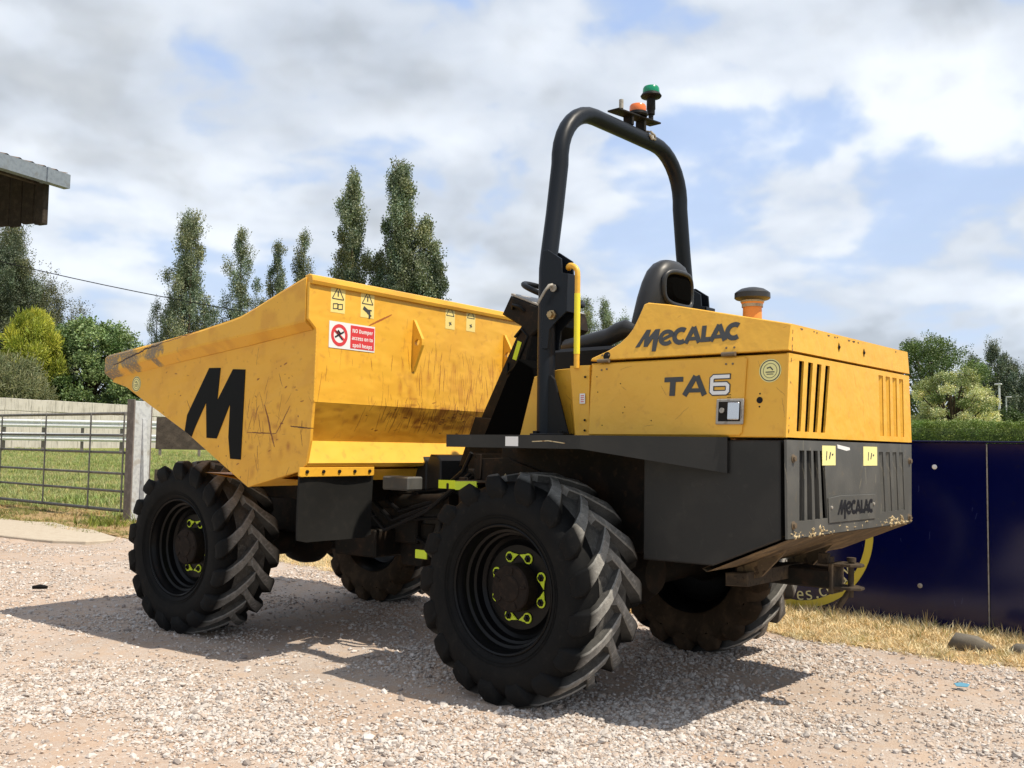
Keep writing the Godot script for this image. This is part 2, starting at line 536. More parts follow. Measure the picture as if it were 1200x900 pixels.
	M.hinge = mat(lin(0.16, 0.12, 0.08), 0.5, 0.3)
	M.hub = tri_mat(tex(paint(256, 256, Color(0.12, 0.095, 0.08), [[Color(0.17, 0.135, 0.11), rep(n2, 512, 256, 256), 0.4, 0.8, 0.8]])), 0.8, 3.0, flat, 0.3, 0.3)
	var rub := paint(512, 512, Color(0.07, 0.072, 0.076), [[Color(0.095, 0.095, 0.095), n1, 0.4, 0.8, 0.7], [Color(0.20, 0.185, 0.165), n2, 0.66, 0.98, 0.5], [Color(0.36, 0.32, 0.27), n3, 0.88, 0.96, 0.4], [Color(0.05, 0.05, 0.05), n4, 0.7, 0.9, 0.5]])
	M.rubber_dusty = tri_mat(tex(paint(512, 512, Color(0.24, 0.20, 0.16), [[Color(0.33, 0.27, 0.21), n1, 0.4, 0.8, 0.8], [Color(0.38, 0.31, 0.24), n2, 0.55, 0.95, 0.6], [Color(0.09, 0.08, 0.075), n3, 0.7, 0.9, 0.5]])), 0.85, 1.4, flat, 0.2, 0.25)
	M.rubber = tri_mat(tex(rub), 0.7, 1.4, flat, 0.2, 0.25)
	var lug := paint(512, 512, Color(0.58, 0.575, 0.56), [[Color(0.45, 0.445, 0.435), n1, 0.4, 0.75, 0.8], [Color(0.71, 0.70, 0.68), n2, 0.5, 0.9, 0.8], [Color(0.13, 0.13, 0.13), n4, 0.66, 0.85, 0.8], [Color(0.6, 0.5, 0.38), n3, 0.78, 0.92, 0.6]])
	M.lug = tri_mat(tex(lug), 0.85, 1.8, flat, 0.35, 0.3)
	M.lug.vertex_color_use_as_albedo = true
	M.flap = tri_mat(tex(paint(256, 256, Color(0.095, 0.095, 0.092), [[Color(0.125, 0.12, 0.112), rep(n2, 512, 256, 256), 0.45, 0.9, 0.8], [Color(0.2, 0.18, 0.16), rep(n3, 512, 256, 256), 0.88, 0.98, 0.4]])), 0.75, 1.5, flat, 0.15, 0.35)
	M.seat = mat(lin(0.022, 0.023, 0.026), 0.42, 0.0, 0.45)
	M.steel = tri_mat(tex(paint(256, 256, Color(0.62, 0.60, 0.57), [[Color(0.45, 0.41, 0.37), rep(n2, 512, 256, 256), 0.5, 0.9, 0.8], [Color(0.38, 0.27, 0.18), rep(n3, 512, 256, 256), 0.8, 0.9, 0.7]])), 0.45, 3.0, null, 1.0, 0.5)
	M.chrome = mat(lin(0.6, 0.6, 0.6), 0.2, 1.0)
	M.brass = mat(lin(0.42, 0.30, 0.16), 0.4, 0.8)
	M.neon = mat(lin(0.58, 0.72, 0.03), 0.5)
	M.neon_yellow = mat(lin(0.80, 0.68, 0.03), 0.45)
	M.orange = mat(lin(0.66, 0.25, 0.045), 0.5)
	M.lens_orange = mat(lin(0.72, 0.17, 0.04), 0.25)
	M.lens_green = mat(lin(0.0, 0.22, 0.11), 0.2)
	M.label = mat(lin(0.80, 0.64, 0.22), 0.5)
	M.label_pale = mat(lin(0.80, 0.74, 0.32), 0.5)
	M.white = mat(lin(0.76, 0.76, 0.76), 0.4)
	M.red = mat(lin(0.62, 0.045, 0.05), 0.45)
	M.ink = mat(lin(0.012, 0.012, 0.014), 0.4)
	M.letter = mat(lin(0.045, 0.047, 0.05), 0.5)
	M.glossblack = mat(lin(0.005, 0.005, 0.006), 0.4, 0.0, 0.2)
	M.mud = tri_mat(tex(paint(256, 256, Color(0.74, 0.67, 0.53), [[Color(0.86, 0.80, 0.66), rep(n3, 512, 256, 256), 0.5, 0.8, 0.8], [Color(0.40, 0.28, 0.18), rep(n2, 512, 256, 256), 0.6, 0.85, 0.7]])), 0.95, 4.0, flat, 0.5, 0.2)
	# ground
	var g1 := noise_bytes(1024, 1024, 31, 0.05, 3, FastNoiseLite.TYPE_CELLULAR)
	var g2 := noise_bytes(1024, 1024, 33, 0.11, 3)
	var g3 := noise_bytes(1024, 1024, 35, 0.006, 5)
	var gi := paint(1024, 1024, Color(0.70, 0.65, 0.61), [[Color(0.75, 0.725, 0.70), g1, 0.42, 0.75, 0.75], [Color(0.54, 0.47, 0.42), g2, 0.60, 0.82, 0.55], [Color(0.71, 0.625, 0.55), g3, 0.42, 0.7, 0.5]])
	M.gravel = tri_mat(tex(gi), 0.95, 0.9, bump(g2, 1024, 1024, 3.0), 0.9, 0.2, true)
	M.gravel.vertex_color_use_as_albedo = true
	M.stone = mat(Color.WHITE, 0.9, 0.0, 0.25)
	M.stone.vertex_color_use_as_albedo = true
	var gg := paint(1024, 1024, Color(0.47, 0.50, 0.28), [[Color(0.55, 0.55, 0.33), g3, 0.4, 0.7, 0.8], [Color(0.38, 0.43, 0.20), g2, 0.5, 0.8, 0.7], [Color(0.56, 0.50, 0.32), g1, 0.66, 0.8, 0.4]])
	M.grass_ground = tri_mat(tex(gg), 0.95, 0.16, bump(g2, 1024, 1024, 3.0), 0.8, 0.2, true)
	M.dirt = tri_mat(tex(paint(512, 512, Color(0.60, 0.51, 0.39), [[Color(0.72, 0.62, 0.45), n2, 0.45, 0.75, 0.8], [Color(0.36, 0.29, 0.20), n3, 0.6, 0.8, 0.7], [Color(0.44, 0.43, 0.22), n1, 0.55, 0.8, 0.6]])), 0.95, 0.7, bump(n3, 512, 512, 3.0), 0.8, 0.2, true)
	M.concrete = tri_mat(tex(paint(512, 512, Color(0.70, 0.66, 0.60), [[Color(0.66, 0.61, 0.55), n2, 0.4, 0.8, 0.7], [Color(0.76, 0.72, 0.66), n3, 0.55, 0.8, 0.5], [Color(0.5, 0.44, 0.37), n3, 0.78, 0.9, 0.5]])), 0.92, 0.5, bump(n3, 512, 512, 1.5), 0.5, 0.2, true)
	# the weathered wall: streaks run downwards
	var cw := paint(512, 512, Color(0.76, 0.745, 0.72), [[Color(0.68, 0.665, 0.64), n1, 0.4, 0.75, 0.8], [Color(0.75, 0.73, 0.69), n2, 0.5, 0.8, 0.6]])
	for k in 240:
		var p := Vector2(rng.randf() * 512, rng.randf() * 470)
		scratch(cw, p, p + Vector2(rng.randf_range(-2, 2), rng.randf_range(15, 120)), rng.randf_range(0.5, 1.8), Color(0.36, 0.35, 0.32), rng.randf_range(0.15, 0.6), 0.2)
	M.wall = tri_mat(tex(cw), 0.9, 0.22, flat, 0.3, 0.25, true)
	M.galv = tri_mat(tex(paint(512, 512, Color(0.78, 0.79, 0.80), [[Color(0.69, 0.70, 0.72), n2, 0.4, 0.8, 0.8], [Color(0.74, 0.75, 0.76), n3, 0.5, 0.85, 0.5], [Color(0.6, 0.56, 0.51), n1, 0.66, 0.85, 0.4]])), 0.42, 0.9, null, 1.0, 0.5)
	M.bright = tri_mat(M.galv.albedo_texture, 0.5, 0.9)
	M.bright.albedo_color = Color(1.1, 1.1, 1.1)
	M.galv.metallic = 0.2
	M.gate = tri_mat(tex(paint(256, 256, Color(0.43, 0.42, 0.415), [[Color(0.53, 0.515, 0.50), rep(n2, 512, 256, 256), 0.4, 0.8, 0.8], [Color(0.32, 0.25, 0.2), rep(n3, 512, 256, 256), 0.76, 0.9, 0.6]])), 0.55, 1.4, null, 1.0, 0.4)
	M.post = tri_mat(tex(paint(256, 256, Color(0.46, 0.43, 0.415), [[Color(0.54, 0.51, 0.49), rep(n2, 512, 256, 256), 0.4, 0.8, 0.8], [Color(0.28, 0.24, 0.22), rep(n3, 512, 256, 256), 0.7, 0.9, 0.6]])), 0.7, 1.0, null, 1.0, 0.3)
	M.timber = tri_mat(tex(paint(256, 256, Color(0.30, 0.275, 0.25), [[Color(0.40, 0.37, 0.33), rep(n2, 512, 256, 256), 0.4, 0.8, 0.8], [Color(0.18, 0.16, 0.145), rep(n3, 512, 256, 256), 0.6, 0.85, 0.7]])), 0.8, 1.0, flat, 0.4, 0.3)
	# navy hoarding board
	var nv := paint(512, 512, Color(0.012, 0.036, 0.24), [[Color(0.025, 0.05, 0.25), n1, 0.4, 0.8, 0.6], [Color(0.07, 0.08, 0.22), n2, 0.7, 0.92, 0.5]])
	for k in 26:
		var p := Vector2(rng.randf() * 512, rng.randf() * 512)
		scratch(nv, p, p + Vector2(rng.randf_range(-3, 3), rng.randf_range(3, 16)), 0.5, Color(0.5, 0.52, 0.6), 0.5, 0.2)
	M.navy = tri_mat(tex(nv), 0.14, 0.6, flat, 0.015, 0.5)
	M.sign_yellow = mat(lin(0.60, 0.49, 0.06), 0.4)
	M.sign_pale = mat(lin(0.66, 0.62, 0.34), 0.4)
	# plants
	M.leaf = mat(Color.WHITE, 0.5, 0.0, 0.45)
	M.leaf.vertex_color_use_as_albedo = true
	M.leaf.backlight_enabled = true
	M.leaf.backlight = Color(0.5, 0.55, 0.3)
	M.blade = mat(Color.WHITE, 0.75, 0.0, 0.3)
	M.blade.vertex_color_use_as_albedo = true
	M.blade.backlight_enabled = true
	M.blade.backlight = Color(0.4, 0.4, 0.3)
	M.bark = tri_mat(tex(paint(256, 256, Color(0.33, 0.29, 0.24), [[Color(0.22, 0.19, 0.16), rep(n2, 512, 256, 256), 0.45, 0.75, 0.8], [Color(0.45, 0.42, 0.36), rep(n3, 512, 256, 256), 0.6, 0.85, 0.6]])), 0.95, 0.8, flat, 0.6, 0.2)
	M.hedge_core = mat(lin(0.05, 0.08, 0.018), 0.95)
	M.shed_board = tri_mat(tex(paint(256, 256, Color(0.21, 0.185, 0.165), [[Color(0.28, 0.25, 0.22), rep(n2, 512, 256, 256), 0.45, 0.8, 0.8], [Color(0.16, 0.13, 0.115), rep(n3, 512, 256, 256), 0.62, 0.85, 0.7]])), 0.85, 0.8, flat, 0.4, 0.3)
	M.gutter = tri_mat(M.galv.albedo_texture, 0.5, 0.9)
	M.gutter.albedo_color = Color(0.62, 0.66, 0.71)
	M.roof_sheet = tri_mat(tex(paint(256, 256, Color(0.42, 0.36, 0.31), [[Color(0.33, 0.30, 0.28), rep(n2, 512, 256, 256), 0.4, 0.8, 0.8], [Color(0.5, 0.45, 0.38), rep(n1, 512, 256, 256), 0.5, 0.8, 0.6]])), 0.85, 0.5, null, 1.0, 0.3)
	M.brick = tri_mat(tex(paint(256, 256, Color(0.50, 0.26, 0.20), [[Color(0.42, 0.22, 0.18), rep(n2, 512, 256, 256), 0.4, 0.8, 0.8]])), 0.9, 0.5)
	M.render = mat(lin(0.5, 0.44, 0.36), 0.9)
	M.glass = mat(lin(0.03, 0.04, 0.05), 0.08)
	M.rock = tri_mat(tex(paint(256, 256, Color(0.46, 0.44, 0.41), [[Color(0.36, 0.345, 0.32), rep(n2, 512, 256, 256), 0.4, 0.75, 0.8], [Color(0.47, 0.44, 0.36), rep(n3, 512, 256, 256), 0.55, 0.85, 0.6]])), 0.95, 2.0, flat, 0.7, 0.2)
	M.blue_scrap = mat(lin(0.10, 0.28, 0.40), 0.35)

func rep(src: PackedByteArray, side: int, w: int, h: int) -> PackedByteArray:     # a tile laid over another size
	var out := PackedByteArray()
	for y in h:
		var x := 0
		var r := (y % side) * side
		while x < w:
			out.append_array(src.slice(r, r + mini(side, w - x)))
			x += side
	return out

# ------------------------------------------------------------------ the lie of the land
func land(x: float, _z: float) -> float:
	return 0.016 * maxf(0.0, -12.0 - x)

func ground_and_yard():
	var st := mb()
	var xs := [-420.0, -200.0, -120.0, -80.0, -60.0, -40.0, -25.0, -16.0, -12.0, 0.0, 30.0, 120.0, 420.0]
	var zs := [-420.0, -120.0, -60.0, -20.0, 20.0, 120.0, 420.0]
	st.set_smooth_group(1)
	for i in xs.size() - 1:
		for j in zs.size() - 1:
			var p := []
			for c in [[0, 0], [1, 0], [1, 1], [0, 1]]:
				var x: float = xs[i + c[0]]
				p.append(Vector3(x, land(x, 0) - 0.03, zs[j + c[1]]))
			quad(st, p[0], p[1], p[2], p[3])
	tag(obj("ground", st, M.grass_ground), "wide rough grass field and land beyond the yard", "ground", "", "structure")
	# gravel yard: a gently uneven sheet, its tone patchy with dust
	var nz := FastNoiseLite.new()
	nz.seed = 4; nz.frequency = 0.9; nz.fractal_octaves = 4
	var x0 := -17.0; var x1 := 9.0; var z0 := -1.75; var z1 := 9.0
	var nx := 330; var nzc := 136
	var a := []
	a.resize(Mesh.ARRAY_MAX)
	var pos := PackedVector3Array(); var nor := PackedVector3Array(); var col := PackedColorArray(); var idx := PackedInt32Array()
	for j in nzc + 1:
		for i in nx + 1:
			var x := lerpf(x0, x1, float(i) / nx)
			var z := lerpf(z0, z1, float(j) / nzc)
			if j == 0: z += 0.22 * nz.get_noise_2d(x * 0.7, 50.0)
			pos.append(Vector3(x, yard_y(nz, x, z) if j > 0 and i > 0 and i < nx and j < nzc else -0.034, z))
			var t := nz.get_noise_2d(x * 0.35 + 9.0, z * 0.5 - 3.0)
			var u := nz.get_noise_2d(x * 1.3, z * 1.3 + 40.0)
			var c := Color(1.0, 0.945, 0.90).lerp(Color(1.0, 1.0, 1.0), clampf(0.5 + t * 1.6, 0, 1))
			var k := 0.93 + 0.12 * u
			col.append(Color(c.r * k, c.g * k, c.b * k))
	for j in nzc + 1:
		for i in nx + 1:
			var l := pos[j * (nx + 1) + maxi(i - 1, 0)]; var r := pos[j * (nx + 1) + mini(i + 1, nx)]
			var d := pos[maxi(j - 1, 0) * (nx + 1) + i]; var e := pos[mini(j + 1, nzc) * (nx + 1) + i]
			nor.append((e - d).cross(r - l).normalized())
	for j in nzc:
		for i in nx:
			var p := j * (nx + 1) + i
			idx.append_array(PackedInt32Array([p, p + 1, p + nx + 2, p, p + nx + 2, p + nx + 1]))
	a[Mesh.ARRAY_VERTEX] = pos; a[Mesh.ARRAY_NORMAL] = nor; a[Mesh.ARRAY_COLOR] = col; a[Mesh.ARRAY_INDEX] = idx
	var m := ArrayMesh.new()
	m.add_surface_from_arrays(Mesh.PRIMITIVE_TRIANGLES, a)
	tag(obj("gravel_yard", m, M.gravel), "dusty pinkish gravel yard under the yellow dumper", "yard", "", "structure")
	# bare soil along the gate and under the hoarding
	st = mb()
	var edge := PackedVector2Array()
	for k in 40: edge.append(Vector2(-17.0 + 26.0 * k / 39.0, -1.5 + 0.18 * nz.get_noise_2d(k * 3.0, 7.0)))
	var strip := PackedVector2Array(edge)
	for k in 20: strip.append(Vector2(9.0 - 26.0 * k / 19.0, (-3.35 if k > 11 else -3.0) + 0.25 * nz.get_noise_2d(k * 5.0, 77.0)))
	prism(st, strip, -0.03, 0.010, Transform3D(Basis(Vector3.RIGHT, Vector3.BACK, Vector3.UP), Vector3.ZERO))
	tag(obj("verge", st, M.dirt), "strip of bare soil and dead grass along gate and hoarding", "verge", "", "structure")
	st = mb()
	var slab := PackedVector2Array()
	for k in 22:
		var w := TAU * k / 22
		slab.append(Vector2(-9.9 + cos(w) * 2.3 * (1.0 + 0.12 * nz.get_noise_2d(k * 9.0, 3.0)), -1.02 + sin(w) * 0.62 * (1.0 + 0.3 * nz.get_noise_2d(k * 7.0, 30.0))))
	prism(st, slab, -0.03, 0.030, Transform3D(Basis(Vector3.RIGHT, Vector3.BACK, Vector3.UP), Vector3.ZERO), 0.01)
	tag(obj("concrete_apron", st, M.concrete), "worn pale concrete patch in front of the field gate", "concrete", "", "structure")
	gravel(nz)

func yard_y(nz: FastNoiseLite, x: float, z: float) -> float:
	return 0.016 * nz.get_noise_2d(x, z) + 0.008 * nz.get_noise_2d(x * 4.0, z * 4.0)

func rock_mesh(sd: int, flat: float, smooth := false) -> ArrayMesh:
	var r := RandomNumberGenerator.new()
	r.seed = sd
	var g := (1.0 + sqrt(5.0)) / 2.0
	var v := [Vector3(-1, g, 0), Vector3(1, g, 0), Vector3(-1, -g, 0), Vector3(1, -g, 0), Vector3(0, -1, g), Vector3(0, 1, g), Vector3(0, -1, -g), Vector3(0, 1, -g), Vector3(g, 0, -1), Vector3(g, 0, 1), Vector3(-g, 0, -1), Vector3(-g, 0, 1)]
	for k in 12: v[k] = v[k].normalized() * r.randf_range(0.72, 1.22) * Vector3(1.15, flat, 0.9)
	var st := mb()
	if smooth: st.set_smooth_group(1)
	for t in [[0, 11, 5], [0, 5, 1], [0, 1, 7], [0, 7, 10], [0, 10, 11], [1, 5, 9], [5, 11, 4], [11, 10, 2], [10, 7, 6], [7, 1, 8], [3, 9, 4], [3, 4, 2], [3, 2, 6], [3, 6, 8], [3, 8, 9], [4, 9, 5], [2, 4, 11], [6, 2, 10], [8, 6, 7], [9, 8, 1]]:
		face(st, [v[t[0]], v[t[1]], v[t[2]]], Vector3.ZERO)
	st.generate_normals()
	return st.commit()

func gravel(nz: FastNoiseLite):
	var eye := Vector3(2.86, 0, 4.27)
	for variant in 3:
		var rows := PackedFloat32Array()
		for k in 120000:
			var d := 2.7 * pow(15.0 / 2.7, rng.randf())
			var a := deg_to_rad(rng.randf_range(-36.0, 36.0)) + deg_to_rad(40.63)
			var x := eye.x - sin(a) * d
			var z := eye.z - cos(a) * d
			if z < -1.55 or x < -16.0: continue
			var den := 0.36 + 1.7 * nz.get_noise_2d(x * 0.55 + 20.0, z * 0.9) + 0.35 * nz.get_noise_2d(x * 2.5, z * 2.5)
			if x < -7.6 and x > -12.3 and z < -0.4: den -= 0.5
			if rng.randf() > clampf(den + 0.12, 0.10, 1.0): continue
			var s := 0.0036 + 0.0060 * pow(rng.randf(), 2.2) + (0.010 * rng.randf() if rng.randf() < 0.075 else 0.0) + (0.012 if rng.randf() < 0.002 else 0.0)
			s *= 1.0 + 0.02 * d
			var b := Basis.from_euler(Vector3(rng.randf_range(-0.5, 0.5), rng.randf() * TAU, rng.randf_range(-0.5, 0.5))).scaled(Vector3.ONE * s)
			var t := rng.randf()
			var c := Color(0.42, 0.385, 0.355).lerp(Color(0.60, 0.56, 0.53), t)
			if rng.randf() < 0.10: c = Color(0.27, 0.235, 0.215)
			elif rng.randf() < 0.3: c = Color(0.44, 0.365, 0.31)
			row(rows, b, Vector3(x, yard_y(nz, x, z) + s * 0.25, z), c)
		tag(swarm("gravel", rock_mesh(50 + variant, [0.62, 0.8, 0.5][variant]), M.stone, rows), "loose pale crushed stone scattered over the yard", "gravel", "", "stuff")

# ------------------------------------------------------------------ plants
func leaf_clump(sd: int, n: int, size: float, up := 0.3, aspect := 0.55) -> ArrayMesh:
	var r := RandomNumberGenerator.new()
	r.seed = sd
	var st := mb()
	for k in n:
		var p := Vector3(r.randfn(), r.randfn(), r.randfn()).normalized() * pow(r.randf(), 0.4)
		var dir := (p.normalized() + Vector3(r.randfn(), r.randfn() + up, r.randfn()) * 0.55).normalized()
		var side := dir.cross(Vector3(r.randfn(), r.randfn(), r.randfn())).normalized()
		var nrm := side.cross(dir)
		var l := size * r.randf_range(0.7, 1.3)
		var tip := p + dir * l
		var m0 := p + dir * l * 0.5 + side * l * aspect * 0.5 + nrm * l * 0.08
		var m1 := p + dir * l * 0.5 - side * l * aspect * 0.5 + nrm * l * 0.08
		tri(st, p, m0, tip)
		tri(st, p, tip, m1)
	st.generate_normals()
	return st.commit()

func tint(c: Color, spread: float) -> Color:
	var k := 1.0 + rng.randf_range(-spread, spread)
	var w := rng.randf_range(-0.12, 0.12)
	return Color(c.r * k * (1.0 + w), c.g * k, c.b * k * (1.0 - w))

# a narrow upright tree made of several spires
func poplar(called: String, label: String, foot: Vector3, h: float, r: float, spires: Array, n: int, c: Color, group: String, lean := Vector3.ZERO):
	var t = thing(called, label, "tree", group, at(foot.x, foot.y, foot.z))
	var rows := PackedFloat32Array()
	var st := mb()
	for s0 in spires:      # each [x, z, foot, top, radius] in shares of h and r
		var s := [s0[0] * 0.8, s0[1] * 0.8, s0[2], s0[3], s0[4] * 1.28]
		var o := Vector3(s[0] * r, 0, s[1] * r)
		var path := []
		for k in 7:
			var q := k / 6.0
			path.append(Vector3(o.x * minf(1.0, q * 2.2), lerpf(0.0, s[3] * h * 0.97, q), o.z * minf(1.0, q * 2.2)) + lean * q * q)
		var rr := []
		for k in 7: rr.append(lerpf(0.022, 0.003, k / 6.0) * h * 0.4 * s[4] + 0.02)
		tube(st, path, rr, 7)
		var tufts := int(40 * s[4] * (s[3] - s[2]) * maxf(0.7, h / 20.0)) + 6
		for k in tufts:      # foliage hangs in upswept tufts along the spire, with gaps between
			var q := (k + rng.randf()) / tufts
			var y: float = lerpf(s[2], s[3], q) * h
			var prof := pow(q + 0.05, 0.32) * pow(1.0 - q, 0.72) * 1.6
			var a := k * 2.39996 + rng.randf_range(-0.5, 0.5)
			var d: float = r * s[4] * prof * (0.15 + 1.25 * rng.randf())
			var c0 := o + Vector3(cos(a) * d, y, sin(a) * d) + lean * pow(y / h, 2.0)
			var tr: float = r * rng.randf_range(0.17, 0.32) * (1.0 - 0.35 * q)
			var tc := tint(c, 0.30)
			for j in int(n * 0.042):
				var e := Vector3(rng.randfn(), rng.randfn() * 1.7 + 0.3, rng.randfn()) * tr * 0.62
				var sc := maxf(h, 17.0) * rng.randf_range(0.006, 0.0125)
				row(rows, Basis.from_euler(Vector3(rng.randf_range(-0.4, 0.4), rng.randf() * TAU, rng.randf_range(-0.4, 0.4))).scaled(Vector3(sc, sc * 1.25, sc)), c0 + e, tint(tc, 0.25))
	obj("trunk", st, M.bark, t)
	tag(swarm("crown", clump_poplar, M.leaf, rows, t), "", "", "", "stuff")
	return t

# a spreading tree or bush: boughs ending in lobes of foliage
func bushy(called: String, label: String, category: String, foot: Vector3, h: float, r: float, bare: float, lobes: int, n: int, leaf: ArrayMesh, sc: float, c: Color, c2: Color, group := "", squash := 1.0, lobe := Vector2(0.26, 0.46), flat := 0.72):
	var t = thing(called, label, category, group, at(foot.x, foot.y, foot.z))
	var st := mb()
	tube(st, [Vector3.ZERO, Vector3(0.02, h * 0.25, 0.01), Vector3(-0.02, h * 0.5, 0.02) * 1.0, Vector3(0.03, h * 0.8, 0)], [h * 0.03, h * 0.024, h * 0.016, h * 0.006], 8)
	var rows := PackedFloat32Array()
	for k in lobes:
		var q := (k + 0.5) / lobes
		var a := k * 2.39996 + rng.randf_range(-0.3, 0.3)
		var y := h * lerpf(bare, 0.93, q)
		var reach := r * sqrt(maxf(0.03, 1.0 - pow((q - 0.32) / 0.72, 2.0))) * rng.randf_range(0.55, 0.95)
		var p := Vector3(cos(a) * reach, y, sin(a) * reach)
		tube(st, [Vector3(0, y * 0.55, 0), p * Vector3(0.5, 0.83, 0.5), p], [h * 0.012, h * 0.007, h * 0.003], 5)
		var lr := r * rng.randf_range(lobe.x, lobe.y)
		var lc := c.lerp(c2, rng.randf())
		for j in int(n / float(lobes)):
			var d := Vector3(rng.randfn(), rng.randfn(), rng.randfn()).normalized() * pow(rng.randf(), 0.35)
			if d.y < -0.3 and rng.randf() < 0.6: continue
			var s := sc * rng.randf_range(0.6, 1.35)
			row(rows, Basis.from_euler(Vector3(rng.randf_range(-0.6, 0.6), rng.randf() * TAU, rng.randf_range(-0.6, 0.6))).scaled(Vector3(s, s * squash, s)), p + d * lr * Vector3(1, flat, 1), tint(lc, 0.3))
	obj("trunk", st, M.bark, t)
	tag(swarm("crown", leaf, M.leaf, rows, t), "", "", "", "stuff")
	return t

var clump_poplar: ArrayMesh
var clump_leafy: ArrayMesh
var clump_fine: ArrayMesh
var clump_spray: ArrayMesh

func trees():
	clump_poplar = leaf_clump(1, 12, 0.62, 0.5, 0.7)
	clump_leafy = leaf_clump(2, 16, 0.62, 0.2, 0.62)
	clump_fine = leaf_clump(3, 22, 0.55, 0.8, 0.16)
	clump_spray = leaf_clump(4, 26, 0.62, 1.1, 0.20)
	var pc := Color(0.175, 0.205, 0.125)
	var g := "tall poplars beyond the wall"
	var full := [[0, 0, 0.06, 1.0, 0.8], [0.55, 0.3, 0.05, 0.9, 0.55], [-0.5, -0.35, 0.05, 0.72, 0.6], [0.1, -0.6, 0.05, 0.62, 0.6]]
	var thin := [[0, 0, 0.06, 1.0, 0.7], [0.45, 0.2, 0.06, 0.66, 0.55], [-0.35, -0.2, 0.06, 0.5, 0.5]]
	poplar("poplar", "short poplar at the left end of the poplar row", Vector3(-85.4, 1.2, -45.0), 13.1, 1.9, thin, 900, pc, g)
	poplar("poplar", "broad twin topped poplar with a lower left shoulder, left of the dumper skip", Vector3(-82.9, 1.1, -46.7), 22.4, 2.9, [[-0.2, 0, 0.06, 0.98, 0.62], [0.62, 0.25, 0.05, 0.96, 0.6], [-1.05, -0.4, 0.05, 0.80, 0.55], [0.4, -0.6, 0.05, 0.6, 0.7]], 1500, pc, g)
	poplar("poplar", "slim poplar with ragged low right side, second gap from the left", Vector3(-80.9, 1.1, -51.3), 21.0, 2.2, [[0, 0, 0.06, 1.0, 0.75], [0.75, 0.4, 0.05, 0.74, 0.5], [-0.6, -0.3, 0.05, 0.6, 0.6]], 1300, pc, g)
	poplar("poplar", "small single topped poplar just left of the skip corner", Vector3(-80.6, 1.1, -55.5), 20.6, 1.9, [[0, 0, 0.06, 1.0, 0.72], [-0.5, 0.2, 0.06, 0.86, 0.4], [0.5, 0.2, 0.06, 0.82, 0.45]], 1000, pc, g)
	poplar("poplar", "poplar tip showing right above the highest skip corner", Vector3(-79.6, 1.1, -58.0), 21.7, 2.1, [[0, 0, 0.06, 1.0, 0.7], [-0.5, -0.2, 0.06, 0.86, 0.5]], 1000, pc, g)
	poplar("poplar", "tall twin topped poplar above the back wall of the skip", Vector3(-67.8, 0.9, -54.6), 25.4, 2.25, [[-0.3, -0.2, 0.06, 1.0, 0.66], [0.5, 0.4, 0.05, 0.99, 0.56], [-0.75, -0.5, 0.05, 0.76, 0.6], [1.0, -0.9, 0.05, 0.72, 0.42]], 1700, pc, g)
	poplar("poplar", "tallest and widest poplar, its right side stepping down", Vector3(-62.6, 0.85, -56.5), 25.9, 2.55, [[-0.3, 0.2, 0.06, 1.0, 0.60], [0.25, 0.4, 0.05, 0.985, 0.56], [-0.7, -0.4, 0.05, 0.80, 0.55], [0.75, -0.5, 0.05, 0.80, 0.7], [1.15, -0.8, 0.05, 0.66, 0.62]], 2200, pc, g)
	var pc2 := Color(0.19, 0.225, 0.125)
	for k in 5:
		var lab: String = ["poplar seen low between roll bar and yellow grab rail", "poplar seen right of the yellow grab rail above the armrest", "pointed poplar seen left of the seat back", "short poplar tucked against the seat back", "poplar mostly hidden behind the bonnet and seat"][k]
		poplar("poplar", lab, Vector3(-54.9 + k * 1.35, 0.7, -70.2 - k * 1.25), [12.6, 14.9, 14.6, 13.0, 12.4][k], 1.9, full, 1100, pc2, "poplars seen through the cab", Vector3(0.5, 0, -0.4))
	for k in 4:
		var lab: String = ["wind bent poplar behind the pale bush, leftmost of the right hand group", "tallest wind bent poplar, its tip swept right", "grey green poplar behind the street lamps", "poplar at the right edge of the photo"][k]
		poplar("windy_poplar", lab, Vector3(-21.2 + k * 1.35, 0.2, -86.4 - k * 1.15), [9.0, 10.4, 8.6, 8.9][k], 2.0, full, 1500, Color(0.115, 0.145, 0.10), "poplars to the right of the hedge", Vector3(-0.6, 0, 0.5))
	# behind the wall on the left
	poplar("grey_poplar", "tall dark grey green tree under the shed eave", Vector3(-80.2, 1.1, -29.2), 17.2, 3.7, [[-0.2, 0, 0.02, 1.0, 0.55], [0.35, 0.2, 0.02, 0.97, 0.45], [-0.9, -0.5, 0.02, 0.82, 0.8], [0.75, 0.3, 0.02, 0.84, 0.62], [0.1, -0.9, 0.02, 0.72, 0.9], [-1.5, 0, 0.02, 0.7, 0.7], [1.0, -0.6, 0.02, 0.58, 0.6]], 3600, Color(0.105, 0.122, 0.068), "")
	bushy("yellow_conifer", "bright yellow green conifer with feathery sprays behind the wall", "conifer", Vector3(-64.8, 0.85, -24.4), 9.0, 2.0, 0.08, 34, 2600, clump_spray, 0.36, Color(0.24, 0.28, 0.03), Color(0.44, 0.45, 0.06), "", 1.5, Vector2(0.16, 0.34), 1.1)
	bushy("grey_shrub", "soft grey green feathery shrub just behind the wall", "shrub", Vector3(-61.4, 0.8, -22.0), 5.3, 2.1, 0.12, 20, 1500, clump_fine, 0.46, Color(0.18, 0.20, 0.10), Color(0.24, 0.25, 0.13), "", 1.5)
	bushy("leafy_tree", "wide dark leafy tree behind wall, left of the skip", "tree", Vector3(-64.7, 0.85, -28.6), 9.0, 3.9, 0.15, 60, 6000, clump_leafy, 0.26, Color(0.07, 0.125, 0.035), Color(0.24, 0.32, 0.13), "", 1.0, Vector2(0.14, 0.34), 0.6)
